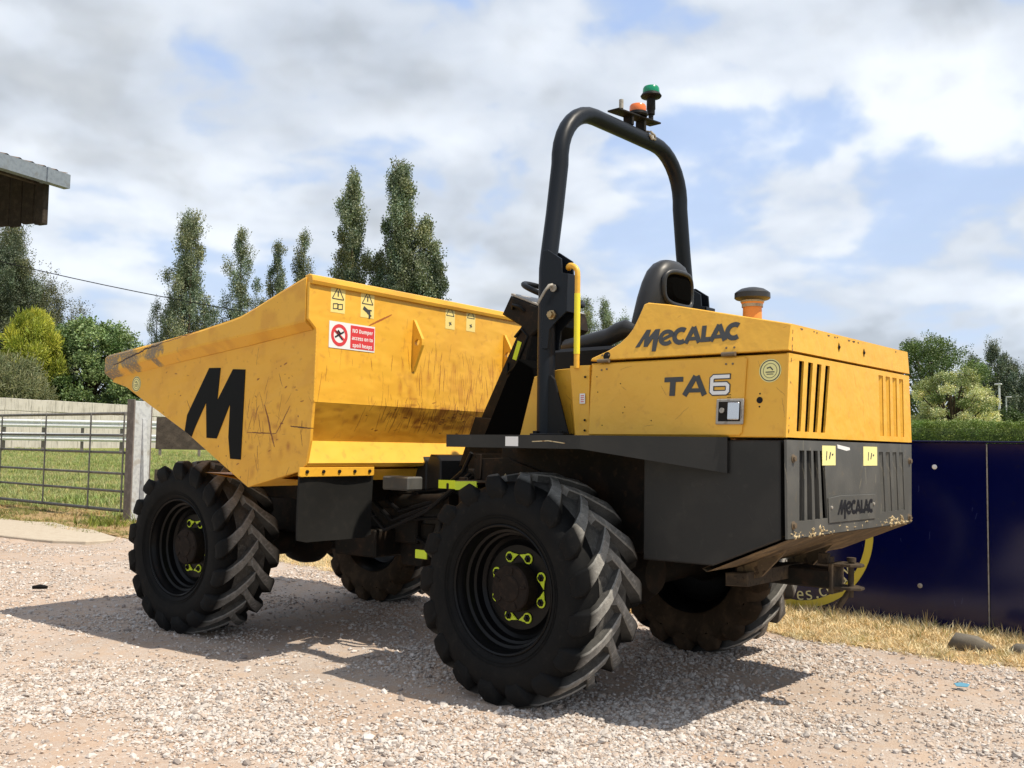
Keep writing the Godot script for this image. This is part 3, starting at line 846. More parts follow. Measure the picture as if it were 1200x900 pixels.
	bushy("leafy_tree", "leafy tree with thin top twigs half hidden by the skip", "tree", Vector3(-61.6, 0.8, -31.6), 7.0, 2.6, 0.12, 30, 2600, clump_leafy, 0.26, Color(0.075, 0.135, 0.04), Color(0.24, 0.32, 0.13), "", 1.0, Vector2(0.12, 0.3), 0.6)
	# to the right
	bushy("round_tree", "dark green leafy tree with rounded crown behind the hedge", "tree", Vector3(-7.5, 0, -28.9), 5.1, 1.95, 0.12, 60, 5600, clump_leafy, 0.095, Color(0.05, 0.085, 0.025), Color(0.16, 0.23, 0.065), "", 1.0, Vector2(0.14, 0.32), 0.8)
	bushy("variegated_bush", "creamy yellow variegated bush in front of the dark tree", "bush", Vector3(-5.35, 0, -24.0), 3.62, 1.30, 0.10, 64, 4200, clump_leafy, 0.075, Color(0.12, 0.17, 0.045), Color(0.80, 0.78, 0.44), "", 1.0, Vector2(0.13, 0.30), 0.5)
	bushy("clipped_bush", "round green clipped bush beside the street lamps", "bush", Vector3(-9.0, 0, -44.8), 3.3, 1.0, 0.3, 24, 1500, clump_leafy, 0.13, Color(0.05, 0.085, 0.02), Color(0.07, 0.11, 0.03))
	bushy("flowering_shrub", "pale orange shrub at the right edge above hedge", "shrub", Vector3(-6.7, 0, -41.0), 2.95, 0.75, 0.3, 18, 800, clump_leafy, 0.11, Color(0.30, 0.24, 0.08), Color(0.42, 0.32, 0.12))
	hedge()

func hedge():
	var t = thing("hedge", "long clipped green hedge behind the navy hoarding", "hedge")
	var a := Vector3(-5.2, 0, -8.0); var b := Vector3(9.0, 0, -12.6)
	var along := (b - a).normalized()
	var out := Vector3(-along.z, 0, along.x)
	if out.z < 0.0: out = -out
	var h := 1.57
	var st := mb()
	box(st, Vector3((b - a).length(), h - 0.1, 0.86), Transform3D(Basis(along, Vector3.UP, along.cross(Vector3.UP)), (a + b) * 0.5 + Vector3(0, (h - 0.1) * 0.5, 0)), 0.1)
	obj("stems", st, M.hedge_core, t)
	var leaf := leaf_clump(8, 16, 0.6, 0.4, 0.5)
	var rows := PackedFloat32Array()
	var nz := FastNoiseLite.new()
	nz.frequency = 0.8
	var L := (b - a).length()
	for k in 34000:
		var s := rng.randf() * L
		var top := rng.randf() < 0.36
		var wv := nz.get_noise_2d(s, 3.0) * 0.035
		var y := h - 0.045 + wv + rng.randf_range(-0.03, 0.025) if top else rng.randf_range(0.25, h)
		var d := rng.randf_range(-0.47, 0.47) if top else 0.45 + rng.randf_range(-0.05, 0.04)
		var p := a + along * s + out * d + Vector3(0, y, 0)
		var sc := rng.randf_range(0.020, 0.040)
		var dry := nz.get_noise_2d(s * 2.0, y * 3.0 + 10.0)
		row(rows, Basis.from_euler(Vector3(rng.randf() * TAU, rng.randf() * TAU, 0)).scaled(Vector3.ONE * sc), p, tint(Color(0.13, 0.22, 0.035).lerp(Color(0.20, 0.25, 0.07), clampf(0.5 + dry, 0, 1)), 0.3))
	tag(swarm("foliage", leaf, M.leaf, rows, t), "", "", "", "stuff")

func tuft_mesh(sd: int, n: int, spread: float, width: float) -> ArrayMesh:      # a unit-high tuft of bent blades
	var r := RandomNumberGenerator.new()
	r.seed = sd
	var st := mb()
	for k in n:
		var a := r.randf() * TAU
		var d := Vector3(cos(a), 0, sin(a))
		var s := Vector3(-d.z, 0, d.x) * width
		var o := d * r.randf() * spread * 0.4
		var l := r.randf_range(0.6, 1.0)
		var lean := r.randf_range(0.15, 0.9) * spread
		var m := o + Vector3(0, l * 0.6, 0) + d * lean * 0.35
		var tip := o + Vector3(0, l, 0) + d * lean
		tri(st, o - s, m - s * 0.7, m + s * 0.7); tri(st, o - s, m + s * 0.7, o + s); tri(st, m - s * 0.7, tip, m + s * 0.7)
	st.generate_normals()
	return st.commit()

func grasses():
	var nz := FastNoiseLite.new()
	nz.seed = 12; nz.frequency = 0.35; nz.fractal_octaves = 3
	var tm := tuft_mesh(5, 8, 0.8, 0.035)
	var rows := PackedFloat32Array()
	for k in 60000:       # the field beyond the gate
		var d := 14.0 * pow(60.0 / 14.0, rng.randf())
		var a := deg_to_rad(rng.randf_range(2.0, 36.0)) + deg_to_rad(40.63)
		var x := 2.86 - sin(a) * d
		var z := 4.27 - cos(a) * d
		if z > -2.95 or x > -7.0: continue
		if z > -3.6 and rng.randf() < 0.5: continue
		var t := clampf(0.5 + 1.1 * nz.get_noise_2d(x, z), 0, 1)
		var h := (0.05 + 0.07 * rng.randf()) * (0.8 + 0.5 * t)
		var c := tint(Color(0.31, 0.33, 0.15).lerp(Color(0.24, 0.31, 0.10), t), 0.25)
		if rng.randf() < 0.16: c = tint(Color(0.44, 0.38, 0.20), 0.2)
		row(rows, Basis(Vector3.UP, rng.randf() * TAU).scaled(Vector3(h * 1.2, h, h * 1.2)), Vector3(x, land(x, z) - 0.03, z), c)
	tag(swarm("field_grass", tm, M.blade, rows), "mown green grass of the field beyond the gate", "grass", "", "stuff")
	rows = PackedFloat32Array()
	for k in 24000:       # dead grass under the hoarding and on along the verge
		var x := rng.randf_range(-6.5, 5.0)
		var z := -2.42 + 1.02 * pow(rng.randf(), 1.25) + 0.12 * nz.get_noise_2d(x * 4.0, 1.0)
		var near := clampf((-1.75 - z) / 0.6, 0, 1)
		var h := rng.randf_range(0.018, 0.05) + near * rng.randf_range(0.0, 0.03)
		var c := tint(Color(0.62, 0.48, 0.26).lerp(Color(0.84, 0.72, 0.47), rng.randf()), 0.25)
		if rng.randf() < 0.03 + 0.08 * near: c = tint(Color(0.22, 0.22, 0.07), 0.3)
		var flop := Basis.from_euler(Vector3(rng.randf_range(-0.9, 0.9), rng.randf() * TAU, rng.randf_range(-0.9, 0.9)))
		row(rows, flop.scaled(Vector3(h * 1.3, h, h * 1.3)), Vector3(x, 0.005, z), c)
	for k in 130:         # taller stems against the boards
		var h := rng.randf_range(0.06, 0.15)
		row(rows, Basis.from_euler(Vector3(rng.randf_range(-0.2, 0.2), rng.randf() * TAU, 0)).scaled(Vector3(h * 0.4, h, h * 0.4)), Vector3(rng.randf_range(-2.0, 4.5), 0, rng.randf_range(-2.36, -2.1)), tint(Color(0.55, 0.46, 0.22), 0.4))
	tag(swarm("dry_grass", tuft_mesh(6, 6, 1.0, 0.035), M.blade, rows), "sun bleached dead grass along the foot of the hoarding", "grass", "", "stuff")
	rows = PackedFloat32Array()
	for k in 5200:        # the trodden verge before the gate
		var x := rng.randf_range(-16.5, -6.0)
		var z := rng.randf_range(-3.3, -1.35)
		if nz.get_noise_2d(x * 2.2, z * 3.0) < 0.0 and rng.randf() < 0.75: continue
		var h := rng.randf_range(0.02, 0.07)
		var c := tint(Color(0.44, 0.33, 0.16), 0.35)
		if nz.get_noise_2d(x * 1.5 + 30.0, z * 2.0) > 0.05: c = tint(Color(0.21, 0.22, 0.075), 0.3)
		row(rows, Basis.from_euler(Vector3(rng.randf_range(-0.6, 0.6), rng.randf() * TAU, rng.randf_range(-0.6, 0.6))).scaled(Vector3(h * 1.4, h, h * 1.4)), Vector3(x, 0.008, z), c)
	tag(swarm("verge_grass", tm, M.blade, rows), "thin brown and green grass on the trodden verge by the gate", "grass", "", "stuff")
	# one leafy weed by the gate post
	var w = thing("weed", "bright green weed growing by the foot of the gate post", "weed", "", at(-9.6, 0.01, -2.05))
	rows = PackedFloat32Array()
	for k in 46:
		var h := rng.randf_range(0.08, 0.22)
		row(rows, Basis.from_euler(Vector3(rng.randf_range(-0.5, 0.5), rng.randf() * TAU, rng.randf_range(-0.5, 0.5))).scaled(Vector3(h, h, h)), Vector3(rng.randfn(0, 0.2), 0, rng.randfn(0, 0.13)), tint(Color(0.20, 0.24, 0.05), 0.3))
	tag(swarm("foliage", tm, M.blade, rows, w), "", "", "", "stuff")

# ------------------------------------------------------------------ gate, wall, barrier, shed, hoarding
func gate_and_rails():
	var t = thing("field_gate", "grey steel seven bar field gate standing shut left of the dumper", "gate")
	var g0 := Vector3(-10.56, 0, -2.81)
	var g1 := Vector3(-16.9, 0, -2.62)
	var d := (g1 - g0).normalized()
	var ys := [1.53, 1.21, 0.96, 0.655, 0.40, 0.125]
	for k in ys.size():
		var st := mb()
		var r := 0.024 if k == 0 or k == 5 else 0.019
		bar(st, g0 + Vector3(0, ys[k], 0), g1 + Vector3(0, ys[k], 0), r, 10)
		obj("bar", st, M.gate, t)
	for s in [0.0, 0.95, 2.36, 3.92, 5.3, 6.34]:
		var st := mb()
		var p: Vector3 = g0 + d * s + Vector3(0, 0, 0.03)
		box(st, Vector3(0.035, 1.42, 0.012), Transform3D(Basis(Vector3.UP, 0.03), p + Vector3(0, 0.83, 0)), 0.003)
		obj("upright", st, M.gate, t)
	# the post: a galvanised stanchion, its sunlit and shaded faces put into two colours
	t = thing("gate_post", "heavy galvanised steel gate post, its sunlit right face put into the colour", "post", "", Transform3D(Basis(Vector3.UP, 0.10), Vector3(-10.24, 0, -2.84)))
	var st := mb()
	box(st, Vector3(0.17, 1.72, 0.02), at(0, 0.86, 0.14), 0.004)
	obj("flange", st, M.post, t)
	st = mb()
	box(st, Vector3(0.02, 1.70, 0.26), at(0.074, 0.85, 0.0), 0.004)
	obj("web", st, M.galv, t)
	st = mb()
	box(st, Vector3(0.17, 1.70, 0.02), at(0, 0.85, -0.14), 0.004)
	obj("flange", st, M.post, t)
	st = mb()
	prism(st, V([0.085, 0.0, 0.22, 0.0, 0.095, 1.45, 0.085, 1.45]), -0.05, 0.01)
	obj("stiffener", st, M.galv, t)
	# two heavy rails run on behind the dumper
	t = thing("rail_fence", "two dark heavy rails running from gate post behind the dumper", "fence")
	var a := Vector3(-10.2, 0, -3.1)
	var b := Vector3(-6.6, 0, -5.9)
	var al := (b - a).normalized()
	for r in [[1.25, 0.46], [0.62, 0.22]]:
		st = mb()
		var prof := V([0.0, -0.5, 0.05, -0.5, 0.05, 0.5, 0.0, 0.5])
		for k in prof.size(): prof[k] = Vector2(prof[k].x, prof[k].y * r[1])
		prism(st, prof, 0.0, (b - a).length(), Transform3D(Basis(Vector3(-al.z, 0, al.x) , Vector3.UP, al), a + Vector3(0, r[0], 0)))
		obj("rail", st, M.timber, t)
	for s in [0.55, 0.98]:
		st = mb()
		box(st, Vector3(0.12, 1.5, 0.12), Transform3D(Basis(Vector3.UP, 0.66), a.lerp(b, s) + Vector3(0, 0.75, 0) + Vector3(-al.z, 0, al.x) * -0.11), 0.008)
		obj("post", st, M.timber, t)

func wall_and_barrier():
	var t = thing("boundary_wall", "long weathered pale concrete plank wall across the field", "wall")
	var a := Vector3(-46.0, 0, -3.9)
	var al := Vector3(-4.15, 0, -9.7).normalized()
	var out := Vector3(-al.z, 0, al.x)
	var bas := Basis(al, Vector3.UP, al.cross(Vector3.UP))
	for k in range(-7, 15):
		var p := a + al * (k * 3.0)
		var y0 := land(p.x, 0) - 0.15
		var st := mb()
		box(st, Vector3(0.20, 2.84, 0.16), Transform3D(bas, p + Vector3(0, y0 + 1.42, 0) + (-out if out.x > 0.0 else out) * 0.121), 0.012)
		obj("post", st, M.wall, t)
		for j in 4:
			st = mb()
			var w: float = [0.70, 0.70, 0.72, 0.66][j]
			var yy: float = [0.37, 1.08, 1.80, 2.52][j]
			box(st, Vector3(2.992, w, 0.075), Transform3D(bas * Basis(Vector3.UP, rng.randf_range(-0.004, 0.004)), p + al * 1.5 + Vector3(0, y0 + yy + rng.randf_range(-0.006, 0.006), 0)), 0.014)
			obj("plank", st, M.wall, t)
	t = thing("crash_barrier", "double rail galvanised crash barrier in front of the concrete wall", "barrier")
	a = Vector3(-51.0, 0, -11.8)
	al = Vector3(4.97, 0, -4.25).normalized()
	bas = Basis(Vector3(-al.z, 0, al.x), Vector3.UP, al)
	var prof := PackedVector2Array()
	var hh := 0.20
	for q in [[0.0, -1.0], [0.0, -0.85], [0.075, -0.62], [0.075, -0.38], [0.0, -0.12], [0.0, 0.12], [0.075, 0.38], [0.075, 0.62], [0.0, 0.85], [0.0, 1.0]]: prof.append(Vector2(q[0], q[1] * hh))
	for q in range(9, -1, -1): prof.append(Vector2(prof[q].x - 0.008, prof[q].y))
	for r in [1.91, 1.26]:
		for k in 4:
			var st := mb()
			prism(st, prof, 0.0, 3.8, Transform3D(bas, a + al * (k * 3.82) + Vector3(0, r, 0) + Vector3(-al.z, 0, al.x) * (0.0 if k % 2 == 0 else 0.012)))
			obj("rail", st, M.bright, t)
	for k in 9:
		var st := mb()
		box(st, Vector3(0.09, 1.75, 0.12), Transform3D(bas, a + al * (k * 1.9 + 0.1) + Vector3(al.z, 0, -al.x) * 0.08 + Vector3(0, 1.25, 0)), 0.006)
		obj("post", st, M.post, t)

func shed():
	var t = thing("open_shed", "open sided farm shed, its eave corner at the upper left", "shed")
	var ex := -11.03; var ez := -1.97; var eh := 4.90
	var al := Vector3(0.287, 0, 0.958).normalized()       # along the eave, towards the near side
	var inn := Vector3(-al.z, 0, al.x)                    # away from the yard
	var o := Vector3(ex, 0, ez)
	var bas := Basis(al, Vector3.UP, al.cross(Vector3.UP))
	var L := 12.0
	var P = func(s: float, y: float, d: float) -> Vector3: return o + al * s + inn * d + Vector3(0, y, 0)
	var st := mb()
	var slope := 0.24
	var n := 60
	for k in n:      # corrugated roof sheets
		var s0 := L * k / n - 0.02; var s1 := L * (k + 1) / n - 0.02
		for w in 4:
			var u0 := lerpf(s0, s1, w / 4.0); var u1 := lerpf(s0, s1, (w + 1) / 4.0)
			var c0 := 0.022 * cos(w / 4.0 * TAU); var c1 := 0.022 * cos((w + 1) / 4.0 * TAU)
			for yy in [0.06, 0.045]:
				quad(st, P.call(u0, eh + yy + c0 - 0.02, -0.05), P.call(u0, eh + yy + c0 + 9.0 * slope, 9.0), P.call(u1, eh + yy + c1 + 9.0 * slope, 9.0), P.call(u1, eh + yy + c1 - 0.02, -0.05))
	obj("roof", st, M.roof_sheet, t)
	for k in 6:      # gutter lengths with straps
		st = mb()
		var g := V([0, 0, 0.14, 0, 0.14, -0.20, 0.02, -0.20, -0.01, -0.17, -0.01, 0])
		prism(st, g, 0.0, 1.99, Transform3D(Basis(-inn, Vector3.UP, al), P.call(k * 2.0, eh + 0.02, 0.02)))
		var gu = obj("gutter", st, M.gutter, t)
		st = mb()
		box(st, Vector3(0.05, 0.215, 0.16), Transform3D(bas, P.call(k * 2.0 + 0.38, eh - 0.08, -0.065)), 0.004)
		obj("strap", st, M.gutter, gu)
	# gable sheeting under the roof end, seen from inside
	for k in 34:
		st = mb()
		var d0 := 0.16 + k * 0.25
		var top := eh + d0 * slope - 0.01
		prism(st, V([d0, 4.20 + (0.03 if k % 2 else 0.0), d0 + 0.20, 4.20 + (0.03 if k % 2 else 0.0), d0 + 0.235, 4.22 + (0.03 if k % 2 else 0.0), d0 + 0.235, top + 0.22 * slope, d0, top]), 0.0, 0.03 if k % 2 == 0 else 0.055, Transform3D(Basis(inn, Vector3.UP, inn.cross(Vector3.UP)), P.call(0.16, 0, 0)), 0.008)
		obj("cladding_board", st, M.shed_board, t)
	st = mb()
	box(st, Vector3(0.09, 0.62, 0.16), Transform3D(bas, P.call(0.22, eh - 0.42, 0.16)), 0.01)
	obj("corner_board", st, M.shed_board, t)
	for d in [0.35, 2.6, 4.9, 7.2]:
		st = mb()
		box(st, Vector3(L, 0.16, 0.07), Transform3D(bas, P.call(L * 0.5, eh - 0.12 + d * slope, d)), 0.006)
		obj("purlin", st, M.timber, t)
	for s in [0.4, 6.0, 11.5]:
		st = mb()
		for d in ([4.0, 8.6] if s < 1.0 else [0.5, 8.6]):
			box(st, Vector3(0.2, eh + d * slope, 0.2), Transform3D(bas, P.call(s, (eh + d * slope) * 0.5 - 0.1, d)), 0.01)
			obj("column", st, M.post, t)
			st = mb()
		if s > 1.0: bar(st, P.call(s, eh - 0.2, 0.3), P.call(s, eh - 0.2 + 8.5 * slope, 8.8), 0.09, 8)
		else: box(st, Vector3(0.08, 0.08, 0.08), Transform3D(bas, P.call(s, eh + 4.0 * slope - 0.1, 4.0)), 0.005)
		obj("rafter", st, M.post, t)
	# overhead line
	var w0 := Vector3(-49.0, 10.85, -9.5); var w1 := Vector3(-33.0, 6.6, -22.6)
	st = mb()
	var pts := []
	for k in 15:
		var q := k / 14.0
		pts.append(w0.lerp(w1, q) + Vector3(0, -0.35 * 4.0 * q * (1.0 - q) + 0.1, 0))
	tube(st, pts, 0.022, 6)
	tag(obj("overhead_cable", st, M.black), "thin dark overhead cable sagging towards the poplars", "cable")
	st = mb()
	tube(st, [Vector3(-33.0, 0.2, -22.6), Vector3(-33.0, 6.75, -22.6)], [0.13, 0.1], 10)
	tag(obj("cable_pole", st, M.timber), "wooden pole carrying the overhead cable behind the dumper", "pole")

func hoarding():
	var t = thing("hoarding", "navy blue board hoarding with yellow ring behind the dumper", "hoarding")
	for k in 3:
		var st := mb()
		box(st, Vector3(2.432, 1.215, 0.02), at(-0.1 + 2.44 * k, 0.6 + [0.004, 0.0, -0.003][k], -2.41), 0.004)
		var p = obj("panel", st, M.navy, t)
		if k == 0: ring_sign(p)
		for s in [[-0.9, 1.1], [0.9, 1.08], [-0.4, 0.52], [0.8, 0.3]]:
			st = mb()
			lathe(st, [[0.016, 0.0], [0.016, 0.004], [0.008, 0.008], [0.0, 0.009]], 10, at(-0.1 + 2.44 * k + s[0], s[1] - 0.03, -2.4))
			obj("screw_head", st, M.white if s[1] > 1.0 else M.steel, p)
	for k in 4:
		var st := mb()
		box(st, Vector3(0.007, 1.2, 0.010), at(-1.32 + 2.44 * k, 0.6, -2.397), 0.002)
		obj("joint_strip", st, M.steel, t)
		st = mb()
		box(st, Vector3(0.07, 1.2, 0.07), at(-1.30 + 2.44 * k, 0.6, -2.46), 0.005)
		obj("post", st, M.timber, t)
	var st := mb()
	box(st, Vector3(7.3, 0.012, 0.05), at(2.34, 1.216, -2.415), 0.003)
	obj("capping", st, M.navy, t)

func ring_sign(p):
	var c := Vector3(-0.16, 0.585, -2.4)
	var st := mb()
	var n := 72
	for k in n:
		var a := TAU * k / n; var b := TAU * (k + 1) / n
		var q := []
		for w in [[a, 0.505], [a, 0.556], [b, 0.556], [b, 0.505]]: q.append(c + Vector3(cos(w[0]) * w[1], sin(w[0]) * w[1], 0.004))
		quad(st, q[0], q[1], q[2], q[3])
		for w in [0, 1]:
			var rr: float = [0.505, 0.556][w]
			var u := c + Vector3(cos(a) * rr, sin(a) * rr, 0); var v := c + Vector3(cos(b) * rr, sin(b) * rr, 0)
			quad(st, u, u + Vector3(0, 0, 0.004), v + Vector3(0, 0, 0.004), v)
	obj("ring", st, M.sign_yellow, p)
	var words := "es.co.uk"
	for k in words.length():
		var a := deg_to_rad(-91.0 + [0.0, 8.2, 15.0, 20.5, 28.4, 35.6, 42.0, 51.5][k] + 5.0)
		var tm := text_mesh(words[k], 0.082, 0.004, false)
		var up := -Vector3(cos(a), sin(a), 0)
		obj("lettering", tm, M.sign_pale, p, Transform3D(Basis(Vector3(up.y, -up.x, 0), up, Vector3.BACK), c - up * 0.462 + Vector3(0, 0, 0.004)))

func far_things():
	for k in 2:
		var t = thing("street_lamp", ["taller pale street lamp in front of the bent poplars", "thin shorter street lamp to the right of the taller one"][k], "lamp post", "street lamps beyond the hedge", at([-13.36, -18.35][k], 0.0, [-60.8, -82.9][k]))
		var h: float = [5.45, 5.85][k]
		var st := mb()
		tube(st, [Vector3.ZERO, Vector3(0, h * 0.5, 0), Vector3(0, h, 0)], [0.11, 0.085, 0.06] if k == 0 else [0.09, 0.07, 0.05], 8)
		obj("column", st, M.galv, t)
		st = mb()
		box(st, Vector3(0.42, 0.09, 0.2), at(0.2 if k else -0.05, h + 0.04, 0), 0.04)
		obj("lantern", st, M.galv, t)
	var t = thing("brick_house", "small red roofed brick house glimpsed over the hedge", "house", "", at(-22.7, 0, -92.3))
	var st := mb()
	box(st, Vector3(5.0, 3.4, 4.0), at(0, 1.7, 0), 0.02)
	obj("wall", st, M.render, t)
	st = mb()
	prism(st, V([-2.4, 3.4, 2.4, 3.4, 0.0, 4.85]), -2.8, 2.8, Transform3D(Basis(Vector3.UP, 0.6), Vector3.ZERO))
	var rf = obj("roof", st, M.brick, t)
	st = mb()
	box(st, Vector3(0.5, 1.4, 0.5), at(0.4, 5.1, 0.2), 0.03)
	obj("chimney", st, M.brick, rf)
	st = mb()
	box(st, Vector3(1.2, 1.0, 0.06), at(0.6, 2.2, 2.02), 0.01)
	obj("window", st, M.glass, t)
	# small things on the ground
	var rk := rock_mesh(91, 0.62, true)
	tag(obj("rock", rk, M.rock, self, Transform3D(Basis(Vector3.UP, 0.5).scaled(Vector3(0.115, 0.125, 0.085)), Vector3(1.16, 0.04, -1.80))), "grey rounded rock lying in the dead grass by hoarding joint", "rock")
	tag(obj("rock", rk, M.rock, self, Transform3D(Basis(Vector3.UP, 2.5).scaled(Vector3(0.09, 0.10, 0.07)), Vector3(1.42, 0.02, -1.90))), "smaller grey rock at the right edge, in dead grass", "rock")
	st = mb()
	prism(st, V([-0.03, -0.02, 0.02, -0.024, 0.036, 0.006, 0.0, 0.022, -0.034, 0.012]), 0.0, 0.004, Transform3D(Basis.from_euler(Vector3(-1.35, 0.4, 0.1)), Vector3.ZERO), 0.001)
	tag(obj("plastic_scrap", st, M.blue_scrap, self, at(1.41, 0.022, -0.80)), "scrap of torn blue plastic lying on the gravel", "litter")
	st = mb()
	tube(st, [Vector3(-4.63, 0.03, 1.0), Vector3(-4.60, 0.035, 0.96), Vector3(-4.56, 0.03, 0.92)], [0.012, 0.02, 0.012], 6)
	tag(obj("dark_scrap", st, M.rubber), "small dark strip of rubber lying on the left gravel", "litter")

# ------------------------------------------------------------------ the dumper
func loft(st: SurfaceTool, rings: Array, smooth := 1, caps := true):
	st.set_smooth_group(smooth)
	var m: int = rings[0].size()
	for i in rings.size() - 1:
		for k in m:
			var l := (k + 1) % m
			quad(st, rings[i][k], rings[i + 1][k], rings[i + 1][l], rings[i][l])
	st.set_smooth_group(-1)
	if caps:
		for k in range(1, m - 1):
			tri(st, rings[0][0], rings[0][k], rings[0][k + 1])
			tri(st, rings[-1][0], rings[-1][k + 1], rings[-1][k])

func super_ring(c: Vector3, hx: float, hz: float, e := 2.6, n := 28) -> Array:
	var out := []
	for k in n:
		var a := TAU * k / n
		var x := signf(cos(a)) * pow(absf(cos(a)), 2.0 / e) * hx
		var z := signf(sin(a)) * pow(absf(sin(a)), 2.0 / e) * hz
		out.append(c + Vector3(x, 0, z))
	return out

const LUG := [[0.405, 0.022, 0.407, 0.028, 0.0, 0.058], [0.430, 0.014, 0.440, 0.034, 0.03, 0.088], [0.452, 0.000, 0.474, 0.031, 0.08, 0.096], [0.466, -0.02, 0.501, 0.014, 0.16, 0.084], [0.472, -0.05, 0.513, -0.020, 0.30, 0.070], [0.474, -0.10, 0.516, -0.088, 0.54, 0.060], [0.475, -0.15, 0.517, -0.144, 0.79, 0.056], [0.475, -0.198, 0.514, -0.190, 1.0, 0.052]]

func lug_part(from: int, to: int, mirror: bool, dirn: float) -> SurfaceTool:
	var st := mb()
	var rows := []
	for k in range(from, to + 1):
		var s: Array = LUG[k]
		var cen: float = dirn * (0.40 * s[4] + 0.03 * s[4] * s[4])
		var hb: float = s[5] * 0.62 / s[0]
		var ht: float = s[5] * 0.50 / s[2]
		var zb: float = s[1]; var zt: float = s[3]
		if mirror: zb = -0.345 - zb; zt = -0.345 - zt
		var e := []
		st.set_color(Color.WHITE)
		for w in [[-hb, s[0], zb], [-ht * 1.06, s[2] - 0.006, zt], [-ht * 0.85, s[2], zt], [ht * 0.85, s[2], zt], [ht * 1.06, s[2] - 0.006, zt], [hb, s[0], zb]]:
			var a: float = cen + w[0]
			e.append(Vector3(cos(a) * w[1], sin(a) * w[1], w[2]))
		rows.append(e)
	var lug_tone := []      # tone per station: darker at the shoulders, lighter at the crown
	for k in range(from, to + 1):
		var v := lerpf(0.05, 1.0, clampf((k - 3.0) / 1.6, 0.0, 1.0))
		lug_tone.append(Color(v, v, v))
	for i in rows.size() - 1:
		for k in 5:
			st.set_smooth_group(10 + k)
			var q := [rows[i][k], rows[i + 1][k], rows[i + 1][k + 1], rows[i][k + 1]]
			var face_tone := 1.0 if k > 0 and k < 4 else 0.30  # side faces are coloured darker than the tops
			var cc := [lug_tone[i], lug_tone[i + 1], lug_tone[i + 1], lug_tone[i]]
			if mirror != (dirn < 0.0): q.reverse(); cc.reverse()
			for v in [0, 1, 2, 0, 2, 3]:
				st.set_color(cc[v] * face_tone); st.add_vertex(q[v])
	st.set_color(Color.WHITE)
	st.set_smooth_group(-1)
	if to == 7:
		var q: Array = rows[-1].duplicate()
		face(st, q, rows[0][0].lerp(rows[0][5], 0.5))
	if from == 0:
		face(st, rows[0].duplicate(), rows[-1][0].lerp(rows[-1][5], 0.5))
	return st

